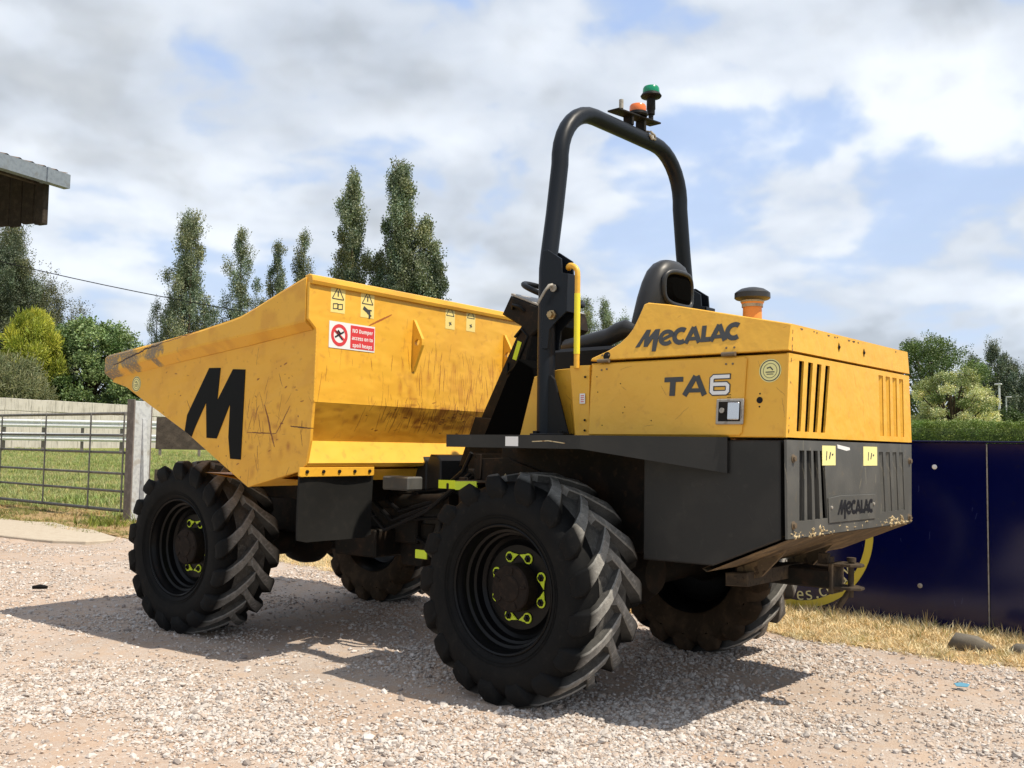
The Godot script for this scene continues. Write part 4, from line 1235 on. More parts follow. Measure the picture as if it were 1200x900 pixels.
func make_wheel(parent, dirn: float, xf: Transform3D, spin: float, markers: bool):
	var w = put(Node3D.new(), "wheel", parent, xf * Transform3D(Basis(Vector3.BACK, spin), Vector3.ZERO))
	var key := "tyre%d" % int(dirn)
	if not M.has(key):
		var st := mb()
		var half := [[0.281, -0.012], [0.290, 0.004], [0.305, 0.014], [0.335, 0.024], [0.375, 0.029], [0.415, 0.026], [0.442, 0.013], [0.462, -0.012], [0.471, -0.045], [0.4755, -0.11], [0.477, -0.1725]]
		var prof := []
		for p in half: prof.append(p)
		for k in range(half.size() - 2, -1, -1): prof.append([half[k][0], -0.345 - half[k][1]])
		lathe(st, prof, 76, Transform3D.IDENTITY, 9.0)
		for ring in [0.312, 0.325]:
			lathe(st, [[ring, 0.012], [ring + 0.003, 0.0225 if ring < 0.32 else 0.026], [ring + 0.006, 0.012]], 76, Transform3D.IDENTITY, 9.0)
		for k in 17:
			for mir in [false, true]:
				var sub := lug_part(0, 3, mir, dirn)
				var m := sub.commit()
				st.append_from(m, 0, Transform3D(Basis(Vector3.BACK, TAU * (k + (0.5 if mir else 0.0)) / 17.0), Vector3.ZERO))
		st.generate_normals()
		M[key] = st.commit()
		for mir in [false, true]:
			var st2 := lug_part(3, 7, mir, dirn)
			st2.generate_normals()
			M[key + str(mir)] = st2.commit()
		# rim and disc
		st = mb()
		lathe(st, [[0.283, -0.014], [0.2875, -0.002], [0.2885, 0.006], [0.284, 0.009], [0.277, 0.004], [0.273, -0.012], [0.266, -0.022], [0.262, -0.05], [0.250, -0.056], [0.246, -0.085], [0.235, -0.092], [0.230, -0.125], [0.216, -0.138], [0.203, -0.134], [0.196, -0.126], [0.188, -0.120], [0.10, -0.120], [0.0, -0.120]], 64)
		lathe(st, [[0.0, -0.20], [0.20, -0.20], [0.235, -0.22], [0.25, -0.30], [0.275, -0.33], [0.288, -0.35], [0.283, -0.332]], 48)
		st.generate_normals()
		M.rim_mesh = st.commit()
		st = mb()
		lathe(st, [[0.108, -0.121], [0.107, -0.058], [0.100, -0.052], [0.060, -0.050], [0.056, -0.046], [0.020, -0.045], [0.0, -0.045]], 40)
		for k in 5:
			box(st, Vector3(0.03, 0.012, 0.006), Transform3D(Basis(Vector3.BACK, k * TAU / 5), Vector3(cos(k * TAU / 5) * 0.078, sin(k * TAU / 5) * 0.078, -0.049)), 0.002)
		st.generate_normals()
		M.hub_mesh = st.commit()
		st = mb()
		var tear := PackedVector2Array()
		for k in 15:
			var a := deg_to_rad(38.0 + 284.0 * k / 14.0)
			tear.append(Vector2(cos(a), sin(a)) * 0.0245)
		tear.append(Vector2(0.054, 0.0))
		prism(st, tear, 0.0, 0.006, Transform3D.IDENTITY, 0.0015)
		st.generate_normals()
		M.tear_mesh = st.commit()
		st = mb()
		lathe(st, [[0.0178, 0.0], [0.0178, 0.0085], [0.014, 0.011], [0.0, 0.011]], 6)
		lathe(st, [[0.008, 0.008], [0.008, 0.022], [0.0, 0.023]], 10)
		st.generate_normals()
		M.nut_mesh = st.commit()
	obj("tyre", M[key], M.rubber if markers else M.rubber_dusty, w)
	if not M.has("crown_mesh"):
		var st := mb()
		st.set_color(Color(0.32, 0.32, 0.32))
		lathe(st, [[0.4755, -0.075], [0.4795, -0.11], [0.4812, -0.1725], [0.4795, -0.235], [0.4755, -0.27]], 76, Transform3D.IDENTITY, 9.0)
		st.generate_normals()
		M.crown_mesh = st.commit()
	obj("tread_crown", M.crown_mesh, M.lug, w)
	for k in 17:
		for mir in [false, true]:
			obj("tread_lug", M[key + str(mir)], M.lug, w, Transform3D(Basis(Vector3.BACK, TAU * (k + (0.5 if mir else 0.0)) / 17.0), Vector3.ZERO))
	obj("rim", M.rim_mesh, M.rim, w)
	obj("hub_cap", M.hub_mesh, M.hub, w)
	for k in 8:
		var a := deg_to_rad(22.5 + 45.0 * k) - spin
		var c := Vector3(cos(a) * 0.142, sin(a) * 0.142, -0.119)
		obj("wheel_nut", M.nut_mesh, M.rim, w, Transform3D(Basis.IDENTITY, c))
		if markers:
			# markers point at each other in pairs
			var tgt := deg_to_rad(90.0 * roundf((22.5 + 45.0 * k) / 90.0)) - spin
			var dirv := Vector3(cos(tgt) * 0.147, sin(tgt) * 0.147, -0.119) - c
			obj("nut_marker", M.tear_mesh, M.neon, w, Transform3D(Basis(Vector3.BACK, atan2(dirv.y, dirv.x)), c))

func dumper():
	FX = Transform3D(Basis(Vector3.UP, AY), AX)
	var t = thing("site_dumper", "yellow and black articulated site dumper with roll bar and front skip", "dumper")
	make_wheel(t, 1.0, at(0, 0.5044, 0.9813), 0.13, true)
	make_wheel(t, -1.0, Transform3D(Basis(Vector3.UP, PI), Vector3(0, 0.5044, -0.9813)), 0.2, false)
	make_wheel(t, 1.0, FX * at(0, 0.5065, 0.9813), 0.02, true)
	make_wheel(t, -1.0, FX * Transform3D(Basis(Vector3.UP, PI), Vector3(0, 0.5065, -0.9813)), 0.3, false)
	skip(t)
	rear_body(t)
	cab(t)
	under(t)

# front tipping skip, in the front chassis frame (x to the rear, z to the left)
func skip(t):
	var hw := 1.13
	var wall := FX
	# back wall: profile swept across, its ends cut to the flared rim
	var st := mb()
	var prof := [[1.338, 1.955], [1.342, 1.345], [1.236, 1.150], [1.300, 1.036], [1.288, 1.018]]
	var zw := [1.176, 1.128, 1.120, 1.120, 1.116]
	# upper panel with the flare
	prism(st, V([-1.178, 1.955, -1.178, 1.765, -1.128, 1.722, -1.128, 1.345, 1.128, 1.345, 1.128, 1.722, 1.178, 1.765, 1.178, 1.955]), 1.318, 1.338, Transform3D(Basis(Vector3.FORWARD, Vector3.UP, Vector3.RIGHT), Vector3.ZERO), 0.002)
	for k in range(1, 4):
		var a: Array = prof[k]; var b: Array = prof[k + 1]
		var A := Vector3(a[0] - (0.004 if k == 1 else 0.0), a[1], 0); var B := Vector3(b[0], b[1], 0)
		var zz := Vector3(0, 0, 1.121)
		quad(st, A + zz, A - zz, B - zz, B + zz)
	var under_e := Vector3(1.15, 1.0, 0)
	quad(st, Vector3(1.288, 1.018, 1.121), Vector3(1.288, 1.018, -1.121), under_e - Vector3(0, 0, 1.121), under_e + Vector3(0, 0, 1.121))
	# inside face of the back, and the floor slab running up to the lip
	prism(st, V([1.318, 1.95, 1.318, 1.345, 1.215, 1.15, 1.15, 1.0, 0.833, 0.900, 0.253, 1.194, -0.286, 1.425, -0.54, 1.535, -0.54, 1.56, -0.27, 1.455, 0.27, 1.225, 0.84, 0.94, 1.12, 1.03, 1.19, 1.16, 1.29, 1.36, 1.29, 1.95]), -1.112, 1.112)
	var sk = obj("skip", lay_uv(st, Vector3.FORWARD, Vector3.UP, Vector2(-1.2, 0.95), Vector2(1.2, 2.0)), M.skip_back, t, FX)
	# side panels
	var side := V([1.345, 1.724, 1.343, 1.48, 1.336, 1.343, 1.321, 1.148, 1.294, 1.026, 1.254, 0.995, 0.833, 0.897, 0.253, 1.191, -0.286, 1.422, -0.37, 1.461, -0.395, 1.468, -0.535, 1.50, -0.511, 1.525, 0.333, 1.612, 0.85, 1.664, 1.326, 1.718])
	for s in [1, -1]:
		st = mb()
		prism(st, side, 1.112 * s if s < 0 else 1.112, 1.13 * s, Transform3D.IDENTITY, 0.003) if s > 0 else prism(st, side, -1.13, -1.112, Transform3D.IDENTITY, 0.003)
		obj("side_panel", lay_uv(st, Vector3.RIGHT, Vector3.UP, Vector2(-0.6, 0.85), Vector2(1.4, 1.75)), M.skip_side, sk)
		# the deep rim along the top of the side
		st = mb()
		var rings := []
		for q in [[-0.535, 1.652, 1.548, 1.512], [-0.5, 1.662, 1.555, 1.523], [0.0, 1.713, 1.621, 1.575], [0.151, 1.729, 1.638, 1.592], [0.454, 1.765, 1.672, 1.624], [0.678, 1.797, 1.692, 1.646], [0.788, 1.816, 1.703, 1.657], [0.919, 1.856, 1.714, 1.672], [1.123, 1.926, 1.732, 1.694], [1.25, 1.966, 1.744, 1.708], [1.316, 1.986, 1.750, 1.716]]:
			var r := []
			var wob := rng.randf_range(-0.004, 0.004) if q[0] > -0.4 and q[0] < 1.2 else 0.0
			for v in [[1.100, q[3]], [1.1315, q[3]], [1.18 + wob, q[2]], [1.183 + wob, q[2] + 0.012], [1.182 + wob, q[1] - 0.012], [1.174, q[1]], [1.108, q[1] + 0.002], [1.100, q[1] - 0.008]]:
				r.append(Vector3(q[0], v[1], v[0] * s))
			rings.append(r)
		loft(st, rings, -1)
		obj("rim", lay_uv(st, Vector3.RIGHT, Vector3.UP, Vector2(-0.55, 1.5), Vector2(1.35, 2.0)), M.skip_rim, sk)
	st = mb()
	prism(st, V([1.298, 1.945, 1.352, 1.945, 1.358, 1.962, 1.352, 1.988, 1.330, 1.996, 1.298, 1.990]), -1.175, 1.175, Transform3D.IDENTITY, 0.003)
	obj("rim", lay_uv(st, Vector3.FORWARD, Vector3.UP, Vector2(-3.0, 1.7), Vector2(1.2, 2.0)), M.skip_rim, sk)
	st = mb()
	box(st, Vector3(0.03, 0.12, 2.3), at(-0.545, 1.60, 0), 0.006)
	obj("tipping_lip", st, M.steel, sk)
	for s in [1, -1]:
		st = mb()
		var bead := []
		for k in 46: bead.append(Vector3(lerpf(1.3445, 1.339, k / 45.0), lerpf(1.712, 1.352, k / 45.0), (1.1295 + 0.0012 * sin(k * 2.6)) * s))
		tube(st, bead, 0.0042, 6)
		obj("weld_bead", st, M.yellow, sk)
	# lifting eyes
	for z in [0.40, -0.44]:
		st = mb()
		var outer := V([1.336, 1.846, 1.345, 1.846, 1.408, 1.735, 1.408, 1.70, 1.345, 1.552, 1.336, 1.552])
		# plate with its hole: upper and lower halves round the hole
		var hole := arc(1.373, 1.717, 0.019, 0.019, 180, 0, 8)
		var up := V([1.336, 1.717, 1.354, 1.717]); up.append_array(hole.slice(1, 8)); up.append_array(V([1.392, 1.717, 1.409, 1.717, 1.408, 1.735, 1.345, 1.846, 1.336, 1.846]))
		prism(st, up, -0.011, 0.011, at(0, 0, z))
		var hol2 := arc(1.373, 1.717, 0.019, 0.019, 180, 360, 8)
		var dn := V([1.336, 1.717, 1.354, 1.717]); dn.append_array(hol2.slice(1, 8)); dn.append_array(V([1.392, 1.717, 1.409, 1.717, 1.408, 1.70, 1.345, 1.552, 1.336, 1.552]))
		prism(st, dn, -0.011, 0.011, at(0, 0, z))
		obj("lifting_eye", st, M.yellow, sk)
	# the big letter on the side
	st = mb()
	var m := PackedVector2Array()
	for q in [[0.460, 1.550], [0.565, 1.547], [0.545, 1.367], [0.675, 1.536], [0.784, 1.530], [0.770, 1.043], [0.677, 1.046], [0.655, 1.163], [0.660, 1.345], [0.551, 1.155], [0.458, 1.158], [0.443, 1.356], [0.348, 1.217], [0.318, 1.163], [0.250, 1.196], [0.268, 1.287]]: m.append(Vector2(q[0], q[1]))
	prism(st, m, 1.1305, 1.1325)
	obj("letter", st, M.glossblack, sk)
	round_label(sk, Transform3D(Basis.IDENTITY, Vector3(-0.262, 1.479, 1.1305)), 0.047)
	# signs on the back wall
	var bx := Basis(Vector3.FORWARD, Vector3.UP, Vector3.RIGHT)
	for q in [[-0.985, 1.885, 0.10, 0.135, 0], [-0.772, 1.885, 0.10, 0.138, 1], [-0.092, 1.897, 0.085, 0.140, 2], [0.10, 1.904, 0.085, 0.142, 3]]:
		caution_label(sk, Transform3D(bx, Vector3(1.3385, q[1], -q[0])), q[2], q[3], q[4])
	st = mb()
	box(st, Vector3(0.328, 0.139, 0.002), Transform3D(bx, Vector3(1.3395, 1.702, 0.877)), 0.0)
	var sg = obj("sign", st, M.white, sk)
	st = mb()
	box(st, Vector3(0.174, 0.122, 0.002), Transform3D(bx, Vector3(1.3405, 1.702, 0.805)), 0.0)
	obj("panel", st, M.red, sg)
	st = mb()
	var ring := Transform3D(bx, Vector3(1.3405, 1.702, 0.970))
	lathe(st, [[0.040, 0.0], [0.040, 0.001], [0.058, 0.001], [0.058, 0.0]], 36, ring)
	stroke(st, V([-0.038, 0.026, 0.038, -0.026]), 0.013, ring, 0.0, 0.0015)
	obj("prohibition_ring", st, M.red, sg)
	st = mb()      # small black machine outline inside the ring
	stroke(st, V([-0.030, -0.012, 0.030, 0.020]), 0.008, ring, 0.0, 0.0021)
	stroke(st, V([-0.026, 0.020, 0.022, -0.022]), 0.007, ring, 0.0, 0.0023)
	stroke(st, V([-0.012, 0.024, 0.004, 0.010]), 0.010, ring, 0.0, 0.0025)
	obj("pictogram", st, M.ink, sg)
	for k in 3:
		var tm := text_mesh(["NO Dumper", "access on to", "spoil heaps"][k], 0.0205, 0.001)
		obj("lettering", tm, M.white, sg, Transform3D(bx * Basis.from_scale(Vector3(0.93, 1, 1)), Vector3(1.3416, 1.735 - 0.038 * k, 0.805)))
	# mudflap hung from a drilled yellow strip under the lip
	st = mb()
	prism(st, V([-1.168, 0.972, -1.158, 0.966, -0.652, 0.966, -0.642, 0.972, -0.642, 1.014, -1.168, 1.014]), 1.278, 1.292, Transform3D(bx, Vector3.ZERO), 0.002)
	var mf = obj("flap_strip", st, M.yellow, t, FX)
	for z in [1.12, 1.01, 0.90, 0.79, 0.68]:
		st = mb()
		lathe(st, [[0.010, 0.0], [0.010, 0.007], [0.0, 0.009]], 6, Transform3D(bx, Vector3(1.292, 0.992, z)))
		obj("bolt", st, M.frame, mf)
	st = mb()
	var cols := []
	for i in 9:
		var r := []
		for j in 9:
			var z := lerpf(1.150, 0.632, j / 8.0)
			var y := lerpf(0.985, 0.632, i / 8.0)
			var corner := 0.0
			if i == 8 and (j == 0 or j == 8): corner = 0.014
			r.append(Vector3(1.274 - 0.012 * sin(i * 0.35) + 0.006 * sin(j * 0.8 + i * 0.4), y + corner, z))
		cols.append(r)
	for dx in [0.0, -0.012]:
		st.set_smooth_group(1 if dx == 0.0 else 2)
		for i in 8:
			for j in 8:
				var o := Vector3(dx, 0, 0)
				quad(st, cols[i][j] + o, cols[i][j + 1] + o, cols[i + 1][j + 1] + o, cols[i + 1][j] + o)
	st.set_smooth_group(-1)
	for j in 8: quad(st, cols[8][j], cols[8][j + 1], cols[8][j + 1] + Vector3(-0.012, 0, 0), cols[8][j] + Vector3(-0.012, 0, 0))
	for i in 8:
		quad(st, cols[i][0], cols[i + 1][0], cols[i + 1][0] + Vector3(-0.012, 0, 0), cols[i][0] + Vector3(-0.012, 0, 0))
		quad(st, cols[i][8], cols[i + 1][8], cols[i + 1][8] + Vector3(-0.012, 0, 0), cols[i][8] + Vector3(-0.012, 0, 0))
	obj("mudflap", st, M.flap, t, FX)

func round_label(p, xf: Transform3D, r: float):
	var st := mb()
	lathe(st, [[r, 0.0], [r, 0.0008], [0.0, 0.0008]], 36, xf)
	var l = obj("round_label", st, M.label_pale, p)
	st = mb()
	lathe(st, [[r * 0.84, 0.0], [r * 0.84, 0.0016], [r * 0.92, 0.0016], [r * 0.92, 0.0]], 36, xf)
	lathe(st, [[r * 0.60, 0.0], [r * 0.60, 0.0016], [r * 0.64, 0.0016], [r * 0.64, 0.0]], 36, xf)
	stroke(st, V([-r * 0.4, -r * 0.12, r * 0.4, -r * 0.12]), r * 0.09, xf, 0.0, 0.0016)
	stroke(st, V([-r * 0.3, r * 0.2, 0.0, r * 0.3, r * 0.25, r * 0.05]), r * 0.1, xf, 0.0, 0.0018)
	stroke(st, V([-r * 0.3, -r * 0.3, r * 0.3, -r * 0.3]), r * 0.07, xf, 0.0, 0.0016)
	obj("emblem", st, M.letter, l)

func caution_label(p, xf: Transform3D, w: float, h: float, kind: int):
	var st := mb()
	box(st, Vector3(w, h, 0.0014), xf, 0.0)
	var l = obj("caution_label", st, M.label, p)
	st = mb()
	var s := w * 0.40
	var c := Vector2(0, h * 0.24)
	var tri2 := PackedVector2Array([c + Vector2(-s, -s * 0.7), c + Vector2(s, -s * 0.7), c + Vector2(0, s * 0.95)])
	for k in 3: stroke(st, PackedVector2Array([tri2[k], tri2[(k + 1) % 3]]), w * 0.05, xf, 0.0, 0.0016 + k * 0.0001)
	if kind < 2: stroke(st, PackedVector2Array([c + Vector2(0, -s * 0.35), c + Vector2(0, s * 0.35)]), w * 0.08, xf, 0.0, 0.0016)
	if kind == 0:
		for k in 2:
			var q := Vector2((k - 0.5) * w * 0.34, -h * 0.26)
			for e in [[-0.16, -0.14, 0.16, -0.10], [-0.16, 0.12, 0.16, 0.16], [-0.15, -0.14, -0.15, 0.13], [0.15, -0.11, 0.15, 0.16]]:
				stroke(st, PackedVector2Array([q + Vector2(e[0] * w, e[1] * w), q + Vector2(e[2] * w, e[3] * w)]), w * 0.05, xf, 0.0, 0.0016)
	elif kind == 1:
		for e in [[-0.3, -0.05, 0.1, -0.2, 0.2], [0.05, -0.12, 0.32, -0.12, 0.07], [0.16, -0.12, 0.16, -0.44, 0.12], [0.0, -0.24, 0.3, -0.34, 0.07]]:
			stroke(st, V([e[0] * w, e[1] * h - 0.01, e[2] * w, e[3] * h - 0.01]), w * e[4], xf, 0.0, 0.0016 + e[4] * 0.002)
	else:
		stroke(st, V([-0.12 * w, -0.22 * h, 0.14 * w, -0.30 * h]), w * 0.1, xf, 0.0, 0.0016)
		stroke(st, V([0.1 * w, -0.18 * h, -0.1 * w, -0.36 * h]), w * 0.06, xf, 0.0, 0.0017)
	obj("pictogram", st, M.letter, l)

# the maker's name as pen strokes; h is the height of a capital, x runs over the unit length
const WORD_M := [[0.414, 1.0], [0.60, 0.995], [0.545, 0.65], [0.80, 0.985], [1.0, 0.985], [0.925, 0.0], [0.75, 0.01], [0.75, 0.61], [0.535, 0.23], [0.37, 0.24], [0.365, 0.625], [0.185, 0.25], [0.0, 0.24]]

func maker_name(p, m, xf: Transform3D, L: float, h: float, depth := 0.0015):
	var st := mb()
	var poly := PackedVector2Array()
	for q in WORD_M: poly.append(Vector2(q[0] * L * 0.235, q[1] * h * 1.42 - h * 0.34))
	prism(st, poly, 0.0, depth, xf)
	obj("letter", st, m, p)
	var w := h * 0.29
	st = mb()
	var cx := L * 0.312
	stroke(st, arc(cx, h * 0.47, L * 0.062, h * 0.38, 8, 318, 18), w * 0.9, xf, 0.0, depth)
	stroke(st, V([cx - L * 0.05, h * 0.34, cx + L * 0.062, h * 0.66]), w * 0.72, xf, 0.0, depth + 0.0003)
	obj("letter", st, m, p)
	for c in [0.452, 0.955]:
		st = mb()
		stroke(st, arc(L * c, h * 0.5, L * 0.062, h * 0.40, 52, 308, 16), w, xf, 0.0, depth)
		obj("letter", st, m, p)
	for c in [0.572, 0.812]:
		st = mb()
		var x: float = L * c
		stroke(st, V([x - L * 0.066, 0.0, x, h * 0.98]), w, xf, 0.0, depth)
		stroke(st, V([x + L * 0.066, 0.0, x, h * 0.98]), w, xf, 0.0, depth + 0.0002)
		stroke(st, V([x - L * 0.05, h * 0.26, x + L * 0.05, h * 0.26]), w * 0.75, xf, 0.0, depth + 0.0004)
		obj("letter", st, m, p)
	st = mb()
	stroke(st, V([L * 0.672, h, L * 0.672, w * 0.5, L * 0.738, w * 0.5]), w, xf, 0.0, depth)
	obj("letter", st, m, p)

# an upright panel in (-z, y) with a row of holes; slots are [left top, right top, left bottom, right bottom]
func slotted(st: SurfaceTool, ltop: float, lbot: float, rtop: float, rbot: float, y0: float, y1: float, sy0: float, sy1: float, slots: Array, x0: float, x1: float):
	var xf := Transform3D(Basis(Vector3.FORWARD, Vector3.UP, Vector3.RIGHT), Vector3.ZERO)
	var le := func(y: float) -> float: return lerpf(lbot, ltop, (y - y0) / (y1 - y0))
	var re := func(y: float) -> float: return lerpf(rbot, rtop, (y - y0) / (y1 - y0))
	prism(st, PackedVector2Array([Vector2(lbot, y0), Vector2(rbot, y0), Vector2(re.call(sy0), sy0), Vector2(le.call(sy0), sy0)]), x0, x1, xf)
	prism(st, PackedVector2Array([Vector2(le.call(sy1), sy1), Vector2(re.call(sy1), sy1), Vector2(rtop, y1), Vector2(ltop, y1)]), x0, x1, xf)
	var pt: float = le.call(sy1); var pb: float = le.call(sy0)
	for k in slots.size() + 1:
		var nt: float = slots[k][0] if k < slots.size() else re.call(sy1)
		var nb: float = slots[k][2] if k < slots.size() else re.call(sy0)
		prism(st, PackedVector2Array([Vector2(pb, sy0), Vector2(nb, sy0), Vector2(nt, sy1), Vector2(pt, sy1)]), x0, x1, xf)
		if k < slots.size():
			pt = slots[k][1]; pb = slots[k][3]

func hood_z(y: float) -> float:
	return 0.692 - (y - 1.525) * 0.235

func rear_body(t):
	var bx := Basis(Vector3.FORWARD, Vector3.UP, Vector3.RIGHT)
	# engine bay sides, their upper edge leaning in a little
	var lean := Vector3(0, 0.333, -0.030).normalized()
	var outn := Vector3.RIGHT.cross(lean)
	for s in [1, -1]:
		var xf := Transform3D(Basis(Vector3.RIGHT, lean, outn), Vector3(0, 1.187, 0.712)) if s > 0 else Transform3D(Basis(Vector3.LEFT, Vector3(0, lean.y, -lean.z), Vector3(0, outn.y, -outn.z)), Vector3(0, 1.187, -0.712))
		var fl := 1.0 if s > 0 else -1.0
		var pts := V([0.262, 0.003, 1.204, 0.003, 1.213, 0.334, 0.257, 0.334])
		var st := mb()
		var pp := PackedVector2Array()
		for p in pts: pp.append(Vector2(p.x * fl, p.y))
		prism(st, pp, -0.03, 0.0, xf, 0.004)
		var side = obj("engine_bay_side", st, M.yellow, t)
		st = mb()
		var dr := V([0.272, 0.008, 1.012, 0.008, 1.026, 0.020, 1.034, 0.318, 1.022, 0.328, 0.268, 0.328])
		var dd := PackedVector2Array()
		for p in dr: dd.append(Vector2(p.x * fl, p.y))
		prism(st, dd, 0.001, 0.009, xf, 0.0035)
		var door = obj("access_door", st, M.yellow, t)
		if s < 0: continue
		# name of the machine on the left door
		var dx := xf.translated_local(Vector3(0, 0, 0.0095))
		var ty := 0.174
		st = mb()
		stroke(st, V([0.656, ty + 0.070, 0.747, ty + 0.070]), 0.021, dx)
		stroke(st, V([0.698, ty + 0.066, 0.697, ty]), 0.027, dx, 0.0, 0.0017)
		obj("letter", st, M.letter, door)
		st = mb()
		stroke(st, V([0.756, ty, 0.806, ty + 0.081]), 0.024, dx)
		stroke(st, V([0.851, ty, 0.812, ty + 0.081]), 0.024, dx, 0.0, 0.0017)
		stroke(st, V([0.775, ty + 0.021, 0.84, ty + 0.021]), 0.017, dx, 0.0, 0.0019)
		stroke(st, V([0.798, ty + 0.074, 0.824, ty + 0.074]), 0.014, dx, 0.0, 0.0021)
		obj("letter", st, M.letter, door)
		for pass_ in 2:
			st = mb()
			var wd: float = [0.0235, 0.0145][pass_]
			var z1: float = [0.0015, 0.0021][pass_]
			var e: float = [0.005, 0.0][pass_]
			stroke(st, V([0.963 + e, ty + 0.075, 0.892, ty + 0.075, 0.883, ty + 0.067, 0.883, ty + 0.015, 0.891, ty + 0.008, 0.948, ty + 0.008, 0.956, ty + 0.015, 0.956, ty + 0.037]), wd, dx, 0.0, z1)
			stroke(st, V([0.956, ty + 0.030, 0.956, ty + 0.037, 0.948, ty + 0.044, 0.888, ty + 0.044]), wd, dx, 0.0, z1 + 0.0001)
			obj("numeral", st, M.letter if pass_ == 0 else M.white, door)
		# paddle latch in its bezel
		st = mb()
		box(st, Vector3(0.122, 0.104, 0.010), dx * at(0.972, 0.104, 0.003), 0.006)
		var lt = obj("latch", st, M.steel, door)
		st = mb()
		box(st, Vector3(0.098, 0.080, 0.004), dx * at(0.972, 0.104, 0.0075), 0.001)
		obj("recess", st, M.frame, lt)
		st = mb()
		box(st, Vector3(0.052, 0.072, 0.012), dx * at(0.992, 0.105, 0.012), 0.004)
		obj("handle", st, M.chrome, lt)
		st = mb()
		lathe(st, [[0.011, 0.0], [0.011, 0.006], [0.0, 0.007]], 14, dx * at(0.940, 0.108, 0.008))
		obj("keyhole", st, M.steel, lt)
		st = mb()
		for k in 2: stroke(st, V([0.956, 0.163 + k * 0.010, 0.972, 0.163 + k * 0.010]), 0.002, dx)
		for p in [[0.30, 0.27], [0.31, 0.20], [0.43, 0.235], [0.46, 0.13], [0.452, 0.105], [0.60, 0.07], [0.345, 0.05]]:
			lathe(st, [[0.003, 0.0], [0.0, 0.0008]], 8, dx * at(p[0], p[1], 0))
		obj("rust_mark", st, M.frame, door)
		for p in [[0.324, 0.300], [0.352, 0.303], [0.944, 0.300], [0.974, 0.300]]:
			st = mb()
			lathe(st, [[0.0045, 0.0], [0.0045, 0.002], [0.0, 0.0035]], 10, dx * at(p[0], p[1], 0))
			obj("rivet", st, M.hinge, door)
		# round label and fuel hole on the rear quarter
		round_label(side, xf * at(1.134, 0.267, 0.0008), 0.047)
		st = mb()
		lathe(st, [[0.0, 0.002], [0.013, 0.002], [0.013, 0.0]], 16, xf * at(1.094, 0.150, 0))
		for q in [0.026, -0.026]: lathe(st, [[0.004, 0.0], [0.0, 0.002]], 8, xf * at(1.094, 0.150 + q, 0))
		obj("lock_hole", st, M.black, side)
	# rear grille panel
	var st := mb()
	var slots := []
	for k in 4: slots.append([-(0.594 - 0.0863 * k), -(0.547 - 0.0857 * k), -(0.620 - 0.0775 * k), -(0.583 - 0.0795 * k)])
	for k in 4: slots.append([0.271 + 0.091 * k, 0.327 + 0.091 * k, 0.286 + 0.0915 * k, 0.334 + 0.0915 * k])
	slotted(st, -0.687, -0.716, 0.687, 0.716, 1.190, 1.520, 1.215, 1.497, slots, 1.203, 1.212)
	var gp = obj("rear_grille", st, M.yellow, t)
	for k in 4:
		var s: Array = slots[4 + k]
		st = mb()
		var b := Vector3(1.168, 1.212, -s[2] + 0.004); var a := Vector3(1.168, 1.500, -s[0] + 0.004)
		var d := Vector3(1.209, 1.212, -s[3] - 0.002); var c := Vector3(1.209, 1.500, -s[1] - 0.002)
		quad(st, a, c, d, b)
		obj("louvre", st, M.yellow, gp)
	st = mb()
	box(st, Vector3(0.80, 0.30, 1.34), at(0.72, 1.352, 0), 0.0)
	obj("engine", st, M.black, t)
	# bonnet
	st = mb()
	var hp := V([0.257, 1.531, 1.214, 1.531, 1.214, 1.637, 0.640, 1.764, 0.527, 1.783, 0.506, 1.776, 0.485, 1.716, 0.464, 1.666, 0.440, 1.635, 0.405, 1.604, 0.345, 1.573, 0.262, 1.543])
	prism(st, hp, func(p: Vector2) -> float: return -hood_z(p.y), func(p: Vector2) -> float: return hood_z(p.y), Transform3D.IDENTITY, 0.004)
	var hood = obj("bonnet", st, M.yellow, t)
	var hy := Vector3(0, 1, -0.235).normalized()
	var hx := Transform3D(Basis(Vector3.RIGHT, hy, Vector3.RIGHT.cross(hy)), Vector3(0, 1.525, 0.6922))
	maker_name(hood, M.letter, Transform3D(hx.basis * Basis(Vector3.BACK, 0.016), hx * Vector3(0.493, 0.056, 0.0004)), 0.497, 0.073)
	st = mb()
	lathe(st, [[0.0, 0.001], [0.017, 0.001], [0.019, 0.0]], 20, hx * at(0.345, 0.026, 0))
	obj("vent_hole", st, M.black, hood)
	for x in [0.338, 0.958]:
		st = mb()
		bar(st, Vector3(x - 0.030, 1.5265, 0.702), Vector3(x + 0.030, 1.5265, 0.702), 0.009, 10)
		box(st, Vector3(0.062, 0.018, 0.006), at(x, 1.527, 0.696), 0.001)
		var hg = obj("hinge", st, M.hinge, hood)
		for q in [-0.018, 0.018]:
			st = mb()
			lathe(st, [[0.0045, 0.0], [0.0045, 0.002], [0.0, 0.0035]], 10, hx * at(x + q, 0.030, 0))
			obj("rivet", st, M.hinge, hg)
	for z in [0.20, -0.085]:
		st = mb()
		prism(st, V([-0.011, 0.0, 0.0, -0.020, 0.011, 0.0, 0.0, 0.020]), 0.0, 0.001, Transform3D(bx, Vector3(1.2148, 1.585, z)))
		lathe(st, [[0.007, 0.0], [0.006, 0.005], [0.0, 0.006]], 8, Transform3D(bx, Vector3(1.2148, 1.585, z)))
		obj("screw", st, M.frame, hood)
	# chips along the bonnet's rear edge
	st = mb()
	for k in 11:
		var z := rng.randf_range(-0.64, 0.65)
		var w := rng.randf_range(0.004, 0.014)
		prism(st, V([-w, 0.0, -w * 0.4, -0.006, w * 0.7, -0.005, w, 0.0]), 0.0, 0.0009, Transform3D(bx, Vector3(1.2146, 1.629 - rng.randf() * 0.003, z)))
